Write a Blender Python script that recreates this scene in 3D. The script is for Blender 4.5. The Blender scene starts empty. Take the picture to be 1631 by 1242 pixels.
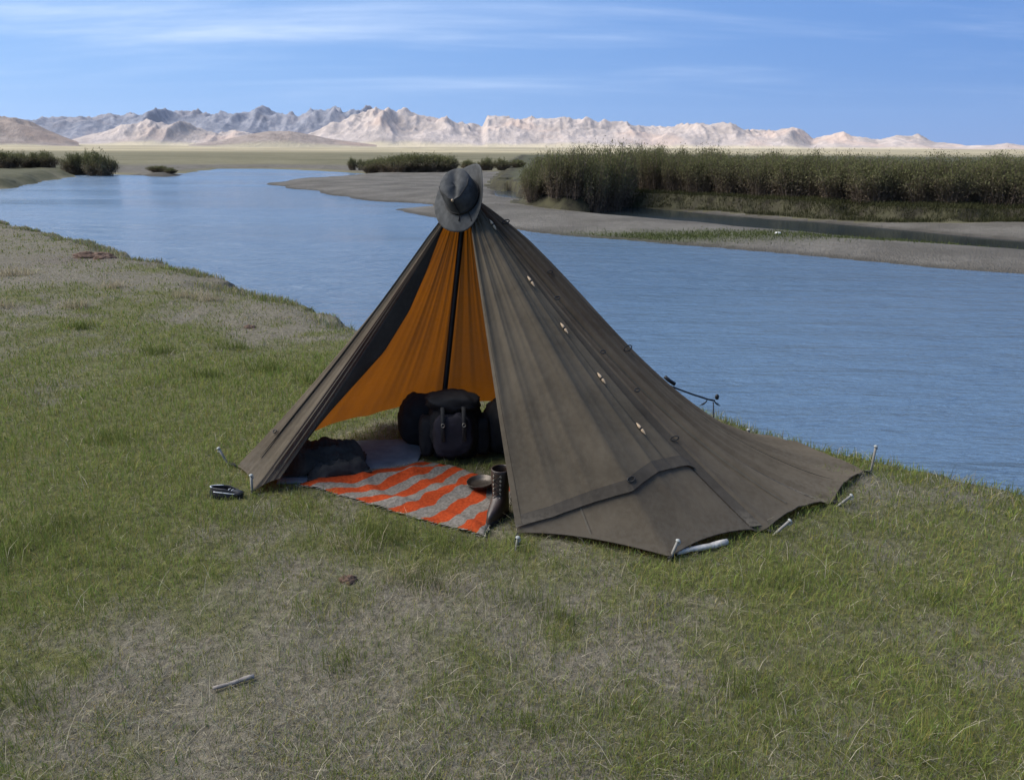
import bpy, bmesh, math, random
import numpy as np
from mathutils import Vector, Matrix, Euler
random.seed(7); RNG = np.random.default_rng(11)
R = math.radians
scene = bpy.context.scene
COL = scene.collection

# ------------------------------------------------------------------ camera
F_PX, CX, CY, HOR = 1280.0, 815.5, 621.0, 241.0
CAM_H = 1.75
PITCH = math.atan((CY - HOR) / F_PX); ROLL = R(0.32)
_fwd = Vector((0, math.cos(PITCH), -math.sin(PITCH)))
_up0 = Vector((0, math.sin(PITCH), math.cos(PITCH))); _r0 = Vector((1, 0, 0))
_right = _r0 * math.cos(ROLL) + _up0 * math.sin(ROLL)
_up = _up0 * math.cos(ROLL) - _r0 * math.sin(ROLL)
CAM = Vector((0, 0, CAM_H))
cd = bpy.data.cameras.new('camera'); cam = bpy.data.objects.new('camera', cd); COL.objects.link(cam)
cam.matrix_world = Matrix(((_right.x, _up.x, -_fwd.x, CAM.x), (_right.y, _up.y, -_fwd.y, CAM.y), (_right.z, _up.z, -_fwd.z, CAM.z), (0, 0, 0, 1)))
cd.sensor_fit = 'HORIZONTAL'; cd.angle = 2 * math.atan(CX / F_PX); cd.clip_start = 0.05; cd.clip_end = 40000
scene.camera = cam

# ------------------------------------------------------------------ world, sun, exposure
SUN_EL, SUN_AZ = 44.0, -82.0            # azimuth measured from straight ahead, positive to the right
world = bpy.data.worlds.new('World'); scene.world = world; world.use_nodes = True
wn = world.node_tree.nodes; wl = world.node_tree.links; wn.clear()
w_out = wn.new('ShaderNodeOutputWorld'); w_bg = wn.new('ShaderNodeBackground')
sky = wn.new('ShaderNodeTexSky'); sky.sky_type = 'NISHITA'; sky.sun_disc = False
sky.sun_elevation = R(SUN_EL); sky.sun_rotation = R(SUN_AZ); sky.altitude = 1200; sky.air_density = 1.0; sky.dust_density = 0.3; sky.ozone_density = 2.0
w_tc = wn.new('ShaderNodeTexCoord')
# blue rain-cloud deck over the clear sky, with pale streaks
w_sep = wn.new('ShaderNodeSeparateXYZ'); wl.new(w_tc.outputs['Generated'], w_sep.inputs[0])
def wmath(op, a, b=None, clamp=False):
    n = wn.new('ShaderNodeMath'); n.operation = op; n.use_clamp = clamp
    for i, x in enumerate((a, b)):
        if x is None: continue
        if isinstance(x, (int, float)): n.inputs[i].default_value = x
        else: wl.new(x, n.inputs[i])
    return n.outputs[0]
w_zz = wmath('ADD', wmath('MAXIMUM', w_sep.outputs['Z'], 0.0), 0.10)
w_cmb = wn.new('ShaderNodeCombineXYZ')
wl.new(wmath('DIVIDE', w_sep.outputs['X'], w_zz), w_cmb.inputs[0]); wl.new(wmath('DIVIDE', w_sep.outputs['Y'], w_zz), w_cmb.inputs[1])
w_map = wn.new('ShaderNodeMapping'); w_map.inputs['Scale'].default_value = (0.55, 1.5, 1); w_map.inputs['Location'].default_value = (33.75, 11.5, 0)
wl.new(w_cmb.outputs[0], w_map.inputs['Vector'])
w_n1 = wn.new('ShaderNodeTexNoise'); w_n1.inputs['Scale'].default_value = 0.62; w_n1.inputs['Detail'].default_value = 7; w_n1.inputs['Roughness'].default_value = 0.58; w_n1.inputs['Distortion'].default_value = 0.3
wl.new(w_map.outputs[0], w_n1.inputs['Vector'])
w_rmp = wn.new('ShaderNodeMapRange'); w_rmp.interpolation_type = 'SMOOTHSTEP'
w_rmp.inputs['From Min'].default_value = 0.42; w_rmp.inputs['From Max'].default_value = 0.98
wl.new(w_n1.outputs['Fac'], w_rmp.inputs['Value'])
w_deck = wn.new('ShaderNodeMix'); w_deck.data_type = 'RGBA'
w_deck.inputs['Factor'].default_value = 0.90
w_side = wn.new('ShaderNodeMix'); w_side.data_type = 'RGBA'; wl.new(wmath('ADD', wmath('MULTIPLY', w_sep.outputs['X'], 0.75), 0.5, True), w_side.inputs['Factor'])
w_side.inputs['A'].default_value = (1.55, 2.85, 5.3, 1); w_side.inputs['B'].default_value = (0.50, 1.32, 3.5, 1); wl.new(w_side.outputs['Result'], w_deck.inputs['B'])
wl.new(sky.outputs[0], w_deck.inputs['A'])
w_cl = wn.new('ShaderNodeMix'); w_cl.data_type = 'RGBA'
w_lo = wn.new('ShaderNodeMapRange'); w_lo.interpolation_type = 'SMOOTHSTEP'; w_lo.inputs['From Min'].default_value = 0.03; w_lo.inputs['From Max'].default_value = 0.12; wl.new(w_sep.outputs['Z'], w_lo.inputs['Value'])
wl.new(wmath('MULTIPLY', w_rmp.outputs[0], w_lo.outputs[0]), w_cl.inputs['Factor']); wl.new(w_deck.outputs['Result'], w_cl.inputs['A']); w_cl.inputs['B'].default_value = (5.0, 5.7, 6.9, 1)
wl.new(w_cl.outputs['Result'], w_bg.inputs['Color']); w_bg.inputs['Strength'].default_value = 0.10
wl.new(w_bg.outputs[0], w_out.inputs['Surface'])
sd = bpy.data.lights.new('sun', 'SUN'); sd.energy = 3.7; sd.angle = R(60); sd.color = (1.0, 0.94, 0.86)
sun = bpy.data.objects.new('sun', sd); COL.objects.link(sun)
_sv = Vector((math.sin(R(SUN_AZ)) * math.cos(R(SUN_EL)), math.cos(R(SUN_AZ)) * math.cos(R(SUN_EL)), math.sin(R(SUN_EL))))
sun.rotation_euler = _sv.to_track_quat('Z', 'Y').to_euler()
scene.view_settings.view_transform = 'Standard'; scene.view_settings.look = 'None'
scene.view_settings.gamma = 1.0; scene.view_settings.use_curve_mapping = False
scene.view_settings.exposure = 0.88
scene.render.resolution_x, scene.render.resolution_y = 1024, 779

# ------------------------------------------------------------------ helpers
ZW = -0.62                                # water level
def ray(u, v):
    return (_fwd + _right * ((u - CX) / F_PX) + _up * ((CY - v) / F_PX))
def U(u, v, z=0.0):                       # image point -> place on the level z
    d = ray(u, v); t = (z - CAM_H) / d.z
    return CAM + d * t
def UD(u, v, y):                          # image point -> place at distance y ahead
    d = ray(u, v); return CAM + d * (y / d.y)

def tag(o, label=None, cat=None, group=None, kind=None):
    for k, x in (('label', label), ('category', cat), ('group', group), ('kind', kind)):
        if x: o[k] = x
    return o
def link(name, me, parent=None, mat=None):
    o = bpy.data.objects.new(name, me); COL.objects.link(o)
    if parent is not None: o.parent = parent
    if mat is not None and me is not None:
        me.materials.clear(); me.materials.append(mat)
    return o
def empty(name, loc=(0, 0, 0), rot=(0, 0, 0)):
    o = bpy.data.objects.new(name, None); COL.objects.link(o); o.location = loc; o.rotation_euler = rot
    o.empty_display_size = 0.1; return o
def mesh(name, verts, faces, smooth=True):
    me = bpy.data.meshes.new(name); me.from_pydata([tuple(p) for p in verts], [], faces)
    if smooth: me.polygons.foreach_set('use_smooth', [True] * len(me.polygons))
    me.update(); return me
def mesh_np(name, V, loops, starts, totals, smooth=True):
    me = bpy.data.meshes.new(name)
    me.vertices.add(len(V)); me.vertices.foreach_set('co', np.ascontiguousarray(V, dtype=np.float32).ravel())
    me.loops.add(len(loops)); me.loops.foreach_set('vertex_index', np.ascontiguousarray(loops, dtype=np.int32))
    me.polygons.add(len(starts)); me.polygons.foreach_set('loop_start', np.ascontiguousarray(starts, dtype=np.int32))
    me.polygons.foreach_set('loop_total', np.ascontiguousarray(totals, dtype=np.int32))
    me.polygons.foreach_set('use_smooth', np.full(len(starts), smooth))
    me.update(calc_edges=True); me.validate(); return me
def quads_np(name, V, Q, smooth=True):
    Q = np.asarray(Q); n = len(Q)
    return mesh_np(name, V, Q.ravel(), np.arange(n) * 4, np.full(n, 4), smooth)
def grid_faces(nu, nv, wrap=False):
    f = []
    for i in range(nu if wrap else nu - 1):
        for j in range(nv - 1):
            a, b = i * nv + j, ((i + 1) % nu) * nv + j
            f.append((a, b, b + 1, a + 1))
    return f
def set_col(me, C, name='Col'):
    at = me.color_attributes.new(name, 'FLOAT_COLOR', 'POINT')
    C4 = np.ones((len(C), 4), np.float32); C4[:, :3] = C; at.data.foreach_set('color', C4.ravel())
def solid(o, th, offset=0):
    m = o.modifiers.new('thick', 'SOLIDIFY'); m.thickness = th; m.offset = offset; return o
def bevel(o, w, seg=2):
    m = o.modifiers.new('bevel', 'BEVEL'); m.width = w; m.segments = seg; m.limit_method = 'ANGLE'; return o
def smoothstep(a, b, x):
    t = np.clip((x - a) / (b - a), 0, 1); return t * t * (3 - 2 * t)
def _hash(ix, iy, seed):
    h = (ix * 374761393 + iy * 668265263 + seed * 1442695041) & 0xFFFFFFFF
    h = ((h ^ (h >> 13)) * 1274126177) & 0xFFFFFFFF
    return ((h ^ (h >> 16)) & 0xFFFF) / 65535.0
def vnoise(x, y, seed=0):
    x = np.asarray(x, float); y = np.asarray(y, float)
    ix = np.floor(x).astype(np.int64); iy = np.floor(y).astype(np.int64); fx = x - ix; fy = y - iy
    fx = fx * fx * fx * (fx * (fx * 6 - 15) + 10); fy = fy * fy * fy * (fy * (fy * 6 - 15) + 10)
    a = _hash(ix, iy, seed); b = _hash(ix + 1, iy, seed); c = _hash(ix, iy + 1, seed); d = _hash(ix + 1, iy + 1, seed)
    return (a + (b - a) * fx) * (1 - fy) + (c + (d - c) * fx) * fy
def fbm(x, y, oct=5, seed=0, gain=0.5):
    s = 0; a = 1; t = 0
    for k in range(oct):
        s = s + a * vnoise(x * 2 ** k + 17.3 * k, y * 2 ** k - 9.1 * k, seed + k); t += a; a *= gain
    return s / t
def ridged(x, y, oct=5, seed=0, gain=0.55):
    s = 0; a = 1; t = 0
    for k in range(oct):
        n = 1 - np.abs(2 * vnoise(x * 2 ** k + 5.3 * k, y * 2 ** k + 3.7 * k, seed + k) - 1)
        s = s + a * n * n; t += a; a *= gain
    return s / t
def poly_sd(px, py, poly):                # signed distance, positive inside
    P = np.asarray(poly, float); n = len(P); d2 = np.full(px.shape, 1e18); ins = np.zeros(px.shape, bool)
    for i in range(n):
        ax, ay = P[i]; bx, by = P[(i + 1) % n]; ex, ey = bx - ax, by - ay; L = ex * ex + ey * ey + 1e-12
        t = np.clip(((px - ax) * ex + (py - ay) * ey) / L, 0, 1)
        d2 = np.minimum(d2, (px - ax - t * ex) ** 2 + (py - ay - t * ey) ** 2)
        if ay != by:
            c = ((ay > py) != (by > py)) & (px < (bx - ax) * (py - ay) / (by - ay) + ax); ins ^= c
    return np.where(ins, 1, -1) * np.sqrt(d2)

# ------------------------------------------------------------------ materials
class M:                                   # small node-building helper
    def __init__(s, name):
        s.m = bpy.data.materials.new(name); s.m.use_nodes = True; s.t = s.m.node_tree; s.t.nodes.clear()
        s.out = s.n('ShaderNodeOutputMaterial')
    def n(s, t, **kw):
        x = s.t.nodes.new(t)
        for k, v in kw.items(): setattr(x, k, v)
        return x
    def l(s, a, b): s.t.links.new(a, b)
    def put(s, sock, v):
        if hasattr(v, 'is_output') or isinstance(v, bpy.types.NodeSocket): s.l(v, sock)
        elif isinstance(v, (tuple, list)) and len(v) == 3 and sock.type == 'RGBA': sock.default_value = (*v, 1)
        else: sock.default_value = v
    def coord(s, kind='Object', scale=(1, 1, 1), rot=(0, 0, 0)):
        if kind == 'Position': c = s.n('ShaderNodeNewGeometry').outputs['Position']
        else: c = s.n('ShaderNodeTexCoord').outputs[kind]
        mp = s.n('ShaderNodeMapping'); mp.inputs['Scale'].default_value = scale; mp.inputs['Rotation'].default_value = rot
        s.l(c, mp.inputs['Vector']); return mp.outputs[0]
    def noise(s, vec, scale, detail=4, rough=0.55, dist=0.0):
        x = s.n('ShaderNodeTexNoise'); x.inputs['Scale'].default_value = scale; x.inputs['Detail'].default_value = detail
        x.inputs['Roughness'].default_value = rough; x.inputs['Distortion'].default_value = dist; s.l(vec, x.inputs['Vector']); return x.outputs['Fac']
    def rng(s, v, a, b, c=0.0, d=1.0, smooth=True):
        x = s.n('ShaderNodeMapRange'); x.interpolation_type = 'SMOOTHSTEP' if smooth else 'LINEAR'
        for k, q in (('From Min', a), ('From Max', b), ('To Min', c), ('To Max', d)): x.inputs[k].default_value = q
        s.l(v, x.inputs['Value']); return x.outputs[0]
    def mix(s, f, a, b, blend='MIX'):
        x = s.n('ShaderNodeMix', data_type='RGBA', blend_type=blend)
        s.put(x.inputs['Factor'], f); s.put(x.inputs['A'], a); s.put(x.inputs['B'], b); return x.outputs['Result']
    def math(s, op, a, b=0.0):
        x = s.n('ShaderNodeMath', operation=op); s.put(x.inputs[0], a); s.put(x.inputs[1], b); return x.outputs[0]
    def attr(s, name, what='Color'):
        x = s.n('ShaderNodeAttribute', attribute_name=name); return x.outputs[what]
    def bump(s, h, strength=0.5, dist=0.02, normal=None):
        x = s.n('ShaderNodeBump'); x.inputs['Strength'].default_value = strength; x.inputs['Distance'].default_value = dist
        s.l(h, x.inputs['Height'])
        if normal is not None: s.l(normal, x.inputs['Normal'])
        return x.outputs[0]
    def principled(s, col, rough=0.8, metal=0.0, normal=None, spec=0.3):
        x = s.n('ShaderNodeBsdfPrincipled'); s.put(x.inputs['Base Color'], col); s.put(x.inputs['Roughness'], rough)
        x.inputs['Metallic'].default_value = metal; x.inputs['Specular IOR Level'].default_value = spec
        if normal is not None: s.l(normal, x.inputs['Normal'])
        s.l(x.outputs[0], s.out.inputs['Surface']); s.p = x; return s
def simple(name, col, rough=0.75, metal=0.0, var=0.35, scale=25, bump=0.3, bd=0.004, spec=0.3):
    k = M(name); v = k.coord('Object'); n = k.noise(v, scale, 5, 0.6)
    c = k.mix(k.rng(n, 0.3, 0.7), tuple(x * (1 - var) for x in col), tuple(min(1, x * (1 + var)) for x in col))
    k.principled(c, rough, metal, k.bump(k.noise(v, scale * 4, 4), bump, bd), spec); return k.m

def canvas_mat(name, base, trans, tf):
    k = M(name); v = k.coord('Object')
    n1 = k.noise(v, 3.0, 6, 0.6); n2 = k.noise(v, 40, 4, 0.6)
    c = k.mix(k.rng(n1, 0.3, 0.72), tuple(x * 0.78 for x in base), tuple(x * 1.2 for x in base))
    c = k.mix(k.rng(n2, 0.35, 0.75, 0, 0.30), c, tuple(x * 1.5 for x in base))
    c = k.mix(k.rng(k.noise(v, 1.3, 7, 0.7, 0.8), 0.52, 0.72, 0, 0.45), c, tuple(x * 0.6 for x in base))
    sz = k.n('ShaderNodeSeparateXYZ'); k.l(v, sz.inputs[0]); mud = k.math('MULTIPLY', k.rng(k.math('ADD', sz.outputs[2], k.math('MULTIPLY', n1, 0.22)), 0.10, 0.26, 1, 0), k.rng(n2, 0.35, 0.6, 0.2, 0.8))
    c = k.mix(mud, c, (0.17, 0.145, 0.11))
    wv = k.n('ShaderNodeTexWave'); wv.inputs['Scale'].default_value = 160; wv.inputs['Distortion'].default_value = 1.5; k.l(v, wv.inputs['Vector'])
    h = k.math('ADD', k.math('MULTIPLY', wv.outputs['Fac'], 0.25), n2)
    nb = k.bump(h, 0.35, 0.004)
    d = k.n('ShaderNodeBsdfDiffuse'); k.put(d.inputs['Color'], c); d.inputs['Roughness'].default_value = 0.6; k.l(nb, d.inputs['Normal'])
    t = k.n('ShaderNodeBsdfTranslucent'); k.put(t.inputs['Color'], k.mix(k.rng(n1, 0.3, 0.7), trans, tuple(x * 0.75 for x in trans))); k.l(nb, t.inputs['Normal'])
    mx = k.n('ShaderNodeMixShader'); mx.inputs[0].default_value = tf; k.l(d.outputs[0], mx.inputs[1]); k.l(t.outputs[0], mx.inputs[2])
    k.l(mx.outputs[0], k.out.inputs['Surface']); return k.m
CANVAS = canvas_mat('canvas', (0.145, 0.120, 0.086), (0.26, 0.078, 0.003), 0.34)
PLAINC = canvas_mat('canvas_double', (0.098, 0.083, 0.062), (0.3, 0.1, 0.01), 0.02)
SEAM = canvas_mat('canvas_seam', (0.070, 0.060, 0.048), (0.3, 0.1, 0.01), 0.05)

def blade_mat(name, trans=0.3):
    k = M(name); a = k.attr('Col')
    d = k.n('ShaderNodeBsdfDiffuse'); k.l(a, d.inputs['Color']); t = k.n('ShaderNodeBsdfTranslucent'); k.l(a, t.inputs['Color'])
    mx = k.n('ShaderNodeMixShader'); mx.inputs[0].default_value = trans; k.l(d.outputs[0], mx.inputs[1]); k.l(t.outputs[0], mx.inputs[2])
    k.l(mx.outputs[0], k.out.inputs['Surface']); return k.m
BLADE = blade_mat('grass_blade'); LEAF = blade_mat('willow_leaf', 0.25)

def ground_mat():
    k = M('turf'); p = k.coord('Position')
    g = k.attr('green', 'Fac')
    n1 = k.noise(p, 2.6, 6, 0.62); n2 = k.noise(p, 28, 5, 0.65); n3 = k.noise(p, 140, 3, 0.6)
    dry = k.mix(k.rng(n2, 0.3, 0.7), (0.088, 0.077, 0.054), (0.195, 0.172, 0.125))
    dry = k.mix(k.rng(n1, 0.45, 0.72, 0, 0.6), dry, (0.155, 0.142, 0.11))
    grn = k.mix(k.rng(n2, 0.3, 0.7), (0.060, 0.060, 0.022), (0.135, 0.135, 0.048))
    f = k.math('ADD', g, k.math('MULTIPLY', k.math('SUBTRACT', n1, 0.5), 0.9))
    c = k.mix(k.rng(f, 0.25, 0.75), dry, grn)
    c = k.mix(k.rng(n3, 0.35, 0.7, 0, 0.4), c, (0.07, 0.06, 0.045))
    c = k.mix(k.attr('bare', 'Fac'), c, k.mix(k.rng(n2, 0.3, 0.7), (0.06, 0.05, 0.04), (0.14, 0.115, 0.09)))
    h = k.math('ADD', n2, k.math('MULTIPLY', n3, 0.5))
    k.principled(c, 0.95, 0, k.bump(h, 0.7, 0.03), 0.1); return k.m
def gravel_mat():
    k = M('gravel'); p = k.coord('Position')
    n1 = k.noise(p, 0.35, 6, 0.6); n2 = k.noise(p, 4.5, 6, 0.7); n3 = k.noise(p, 20, 3, 0.6)
    c = k.mix(k.rng(n1, 0.35, 0.68), (0.098, 0.088, 0.072), (0.165, 0.150, 0.125))
    c = k.mix(k.rng(n2, 0.4, 0.72, 0, 0.6), c, (0.085, 0.074, 0.058))
    c = k.mix(k.rng(n3, 0.6, 0.75, 0, 0.5), c, (0.19, 0.175, 0.155))
    c = k.mix(k.math('MULTIPLY', k.attr('green', 'Fac'), k.rng(n2, 0.25, 0.6)), c, (0.07, 0.082, 0.028))
    c = k.mix(k.attr('bare', 'Fac'), c, (0.05, 0.044, 0.034))
    k.principled(c, 0.95, 0, k.bump(k.math('ADD', n2, n3), 0.8, 0.12), 0.15); return k.m
def plain_mat():
    k = M('steppe'); p = k.coord('Position')
    n1 = k.noise(k.coord('Position', (0.004, 0.0011, 1)), 1.0, 6, 0.6); n2 = k.noise(p, 0.05, 6, 0.65); n3 = k.noise(p, 1.2, 5, 0.65)
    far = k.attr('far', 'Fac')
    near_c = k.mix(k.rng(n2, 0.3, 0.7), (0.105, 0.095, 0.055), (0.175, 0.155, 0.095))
    far_c = k.mix(k.rng(n1, 0.36, 0.62), (0.20, 0.175, 0.115), (0.47, 0.39, 0.24))  # pale streaks: sunlit strips of the plain put into the grass colour
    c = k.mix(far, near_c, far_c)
    c = k.mix(k.rng(n3, 0.35, 0.7, 0, 0.35), c, (0.08, 0.078, 0.035))
    c = k.mix(k.math('MULTIPLY', k.attr('green', 'Fac'), k.rng(n3, 0.2, 0.6, 0.5, 1)), c, (0.056, 0.056, 0.030))
    c = k.mix(k.attr('bare', 'Fac'), c, k.mix(k.rng(n3, 0.3, 0.7), (0.075, 0.066, 0.052), (0.14, 0.125, 0.10)))
    c = k.mix(k.attr('cut', 'Fac'), c, k.mix(k.rng(n3, 0.35, 0.65), (0.030, 0.026, 0.018), (0.058, 0.054, 0.030)))
    k.principled(c, 0.95, 0, k.bump(n3, 0.5, 0.2), 0.1); return k.m
def rock_mat(name, lo, hi, low_col):
    k = M(name); p = k.coord('Position')
    n1 = k.noise(p, 0.0035, 8, 0.65); n2 = k.noise(k.coord('Position', (1, 1, 0.35)), 0.016, 8, 0.7); n3 = k.noise(p, 0.002, 4, 0.5)
    c = k.mix(k.rng(n2, 0.32, 0.68), lo, hi); c = k.mix(k.rng(n1, 0.42, 0.66, 0, 0.6), c, tuple(x * 0.74 for x in lo))
    c = k.mix(k.rng(n3, 0.5, 0.65, 0, 0.5), c, tuple(a * b for a, b in zip(hi, (1.0, 0.86, 0.76))))
    c = k.mix(k.attr('foot', 'Fac'), c, low_col)
    k.principled(c, 0.95, 0, k.bump(k.math('ADD', n2, k.math('MULTIPLY', n1, 2.0)), 1.0, 14), 0.1); return k.m
def water_mat():
    k = M('river_water')
    a = k.noise(k.coord('Position', (0.45, 1.7, 1), (0, 0, R(-8))), 1.3, 5, 0.6, 0.5)
    b = k.noise(k.coord('Position', (0.7, 2.4, 1), (0, 0, R(6))), 5.5, 4, 0.6, 0.3)
    w = k.noise(k.coord('Position', (0.10, 0.5, 1), (0, 0, R(-4))), 1.0, 4, 0.55, 0.6)
    c = k.noise(k.coord('Position', (0.03, 0.12, 1)), 1.0, 4, 0.5)
    calm = k.math('MULTIPLY', k.rng(c, 0.35, 0.62, 0.45, 1.0), k.attr('chop', 'Fac'))
    h = k.math('ADD', a, k.math('MULTIPLY', b, 0.30)); h = k.math('ADD', h, k.math('MULTIPLY', w, 1.6))
    nb = k.bump(k.math('MULTIPLY', h, calm), 1.0, 0.26)
    k.principled(k.mix(k.attr('chop', 'Fac'), (0.014, 0.020, 0.022), (0.085, 0.135, 0.195)), k.rng(c, 0.36, 0.62, 0.10, 0.22), 0, nb, 0.5); k.p.inputs['IOR'].default_value = 1.333; return k.m  # side channel body darkened in colour to deepen the thicket's reflection

# ------------------------------------------------------------------ terrain
xy = lambda p: (p.x, p.y)
NEAR_EDGE = [(-900, 345), (-600, 338), (-300, 333), (-120, 338), (0, 349), (40, 358), (110, 374), (185, 394), (215, 406), (255, 413), (330, 430), (372, 452), (440, 466), (500, 480), (538, 492), (549, 503), (560, 512),
             (640, 528), (760, 552), (880, 580), (1000, 608), (1080, 628), (1140, 644), (1200, 661), (1260, 680), (1310, 694), (1400, 711), (1470, 726), (1540, 741), (1600, 756), (1640, 768), (1800, 812), (2100, 900)]
near_poly = [(-70.0, 6.0)] + [xy(U(u, v, 0)) for u, v in NEAR_EDGE] + [(6.5, 0.0), (14.0, -10.0), (40.0, -60.0), (-70.0, -60.0)]
SHORE = [(-700, 327), (-300, 315), (0, 303), (50, 291), (108, 282), (112, 279), (170, 278), (230, 279.5), (262, 281), (285, 279), (300, 274), (337, 271), (345, 269), (430, 269), (500, 272), (560, 275), (578, 277),
         (560, 280), (520, 283), (470, 286.5), (433, 293), (450, 298), (470, 302), (515, 306), (513, 310), (545, 314), (575, 317.5), (640, 323), (690, 326), (700, 328), (690, 330), (631, 334), (660, 340), (690, 345), (760, 355), (830, 365), (909, 375), (960, 380), (1085, 392), (1233, 402), (1360, 415), (1513, 428), (1631, 436), (2000, 466), (2500, 510),
         (2500, 452), (2000, 425), (1631, 400), (1411, 384), (1243, 369), (1105, 354), (953, 341), (885, 330), (834, 320), (800, 316), (781, 312), (781, 298), (834, 297), (840, 305), (846, 313), (978, 327), (1009, 329), (1131, 341), (1258, 351), (1411, 364), (1631, 382), (2000, 407), (2500, 436)]
far_poly = [(-300.0, 60.0)] + [xy(U(u, v, ZW)) for u, v in SHORE] + [(9000.0, 40.0), (9000.0, 12000.0), (-12000.0, 12000.0), (-12000.0, 300.0)]
BANK = [(838, 297), (852, 309), (900, 313), (975, 313), (990, 305), (1105, 311), (1258, 320), (1411, 328), (1631, 334), (2000, 350), (2500, 372)]
bank_poly = [xy(U(790, 284, 0))] + [xy(U(u, v, 0)) for u, v in BANK] + [(2000.0, 60.0), (2000.0, 400.0), (5.0, 400.0)]
LBANK = [(-700, 305), (-200, 297), (0, 283), (40, 277), (85, 271), (100, 268)]
lbank_poly = [(-400.0, 70.0)] + [xy(U(u, v, 0)) for u, v in LBANK] + [xy(U(180, 266, 0)), xy(U(180, 258, 0)), (-400.0, 400.0)]
ISLE = [(228, 279), (240, 281), (262, 282), (284, 280), (275, 277), (240, 276.5)]
isle_poly = [xy(U(u, v, ZW)) for u, v in ISLE]

def terrain(X, Y):
    r = np.hypot(X, Y)
    jag = (fbm(X * 1.7, Y * 1.7, 4, 3) - 0.5) * 0.45 + (fbm(X * 7, Y * 7, 3, 5) - 0.5) * 0.10
    dn = poly_sd(X, Y, near_poly) + jag * np.clip(r / 8, 0.3, 1)
    df = poly_sd(X, Y, far_poly) + (fbm(X * 0.25, Y * 0.25, 4, 9) - 0.5) * 2.0 * np.clip(r / 60, 0.15, 1.5)
    db = poly_sd(X, Y, bank_poly) + (fbm(X * 0.8, Y * 0.8, 4, 13) - 0.5) * 1.2
    dl = poly_sd(X, Y, lbank_poly) + (fbm(X * 0.3, Y * 0.3, 4, 15) - 0.5) * 3.0
    di = poly_sd(X, Y, isle_poly)
    bed = ZW - 0.9
    # near bank
    un = (fbm(X * 0.5, Y * 0.5, 4, 21) - 0.5) * 0.10 * smoothstep(1.5, 5.0, np.hypot(X - 0.3, Y - 4.0)) + (fbm(X * 6, Y * 6, 3, 25) - 0.5) * 0.022
    zn = np.where(dn > -0.05, un - 0.10 * (1 - smoothstep(0.0, 0.7, dn)), 0)
    zn = zn + (bed + 0.1) * smoothstep(0.05, -0.55, dn) if False else np.where(dn > 0, zn, -0.10 + (bed + 0.1) * smoothstep(0, 1, np.clip(-dn / 0.55, 0, 1)))
    # far side: low bars, then bank steps, then the steppe
    zf = ZW + np.where(df > 0, 0.28 * (1 - np.exp(-df / 2.2)) + 0.03, np.maximum(df * 0.12, -0.9))
    zf = zf + np.where(df > 0, (fbm(X * 0.5, Y * 0.5, 5, 31) - 0.5) * 0.14 * np.clip(df / 2, 0, 1), 0)
    zb = 0.0 + (fbm(X * 0.7, Y * 0.7, 3, 35) - 0.5) * 0.18
    zf = np.where(df > -0.5, zf + (zb - zf) * np.maximum(smoothstep(-0.35, 0.25, db), smoothstep(-1.2, 0.8, dl)), zf)
    zf = zf + np.where(df > 0, 0.55 * smoothstep(12, 40, df) * (r > 95) * (1 - smoothstep(-1, 0, db)) * (1 - smoothstep(-2, 0, dl)), 0)
    zf = np.maximum(zf, np.where(di > -1.5, ZW + 0.4 * smoothstep(-1.0, 1.2, di) - 0.12, -9))
    zf = zf + 26.0 * smoothstep(900, 6800, r) ** 1.35 * (0.8 + 0.5 * fbm(X / 1500, Y / 1500, 3, 41)) * np.where(Y > 0, 1, 1)
    cls = np.where(dn > -1.2, 0, np.where((r > 88) | (db > -0.6) | (dl > -2.0), 2, 1))
    z = np.where(dn > -1.2, np.maximum(zn, np.where(df > -1, zf, -9)), zf)
    # masks
    cx, cy = X, Y
    return z, cls, dn, df, db, dl, di
def greenness(X, Y):
    g = 0.58 + (fbm(X * 0.9, Y * 0.9, 4, 51) - 0.5) * 1.0 + (fbm(X * 4.5, Y * 4.5, 3, 57) - 0.5) * 0.75
    c = U(180, 690, 0); g = g + 0.55 * np.exp(-(((X - c.x) / 1.3) ** 2 + ((Y - c.y) / 1.5) ** 2))
    c = U(90, 850, 0); g = g + 0.3 * np.exp(-(((X - c.x) / 0.6) ** 2 + ((Y - c.y) / 0.6) ** 2))
    c = U(450, 600, 0); g = g + 0.28 * np.exp(-(((X - c.x) / 1.0) ** 2 + ((Y - c.y) / 1.3) ** 2))
    c = U(1300, 690, 0); g = g + 0.28 * np.exp(-(((X - c.x) / 0.8) ** 2 + ((Y - c.y) / 0.35) ** 2))
    c = U(660, 870, 0); g = g + 0.22 * np.exp(-(((X - c.x) / 0.5) ** 2 + ((Y - c.y) / 0.25) ** 2))
    g = g - 0.35 * smoothstep(7.5, 11.5, Y) - 0.08 * smoothstep(3.1, 2.2, Y)
    return np.clip(g, 0, 1)

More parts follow.
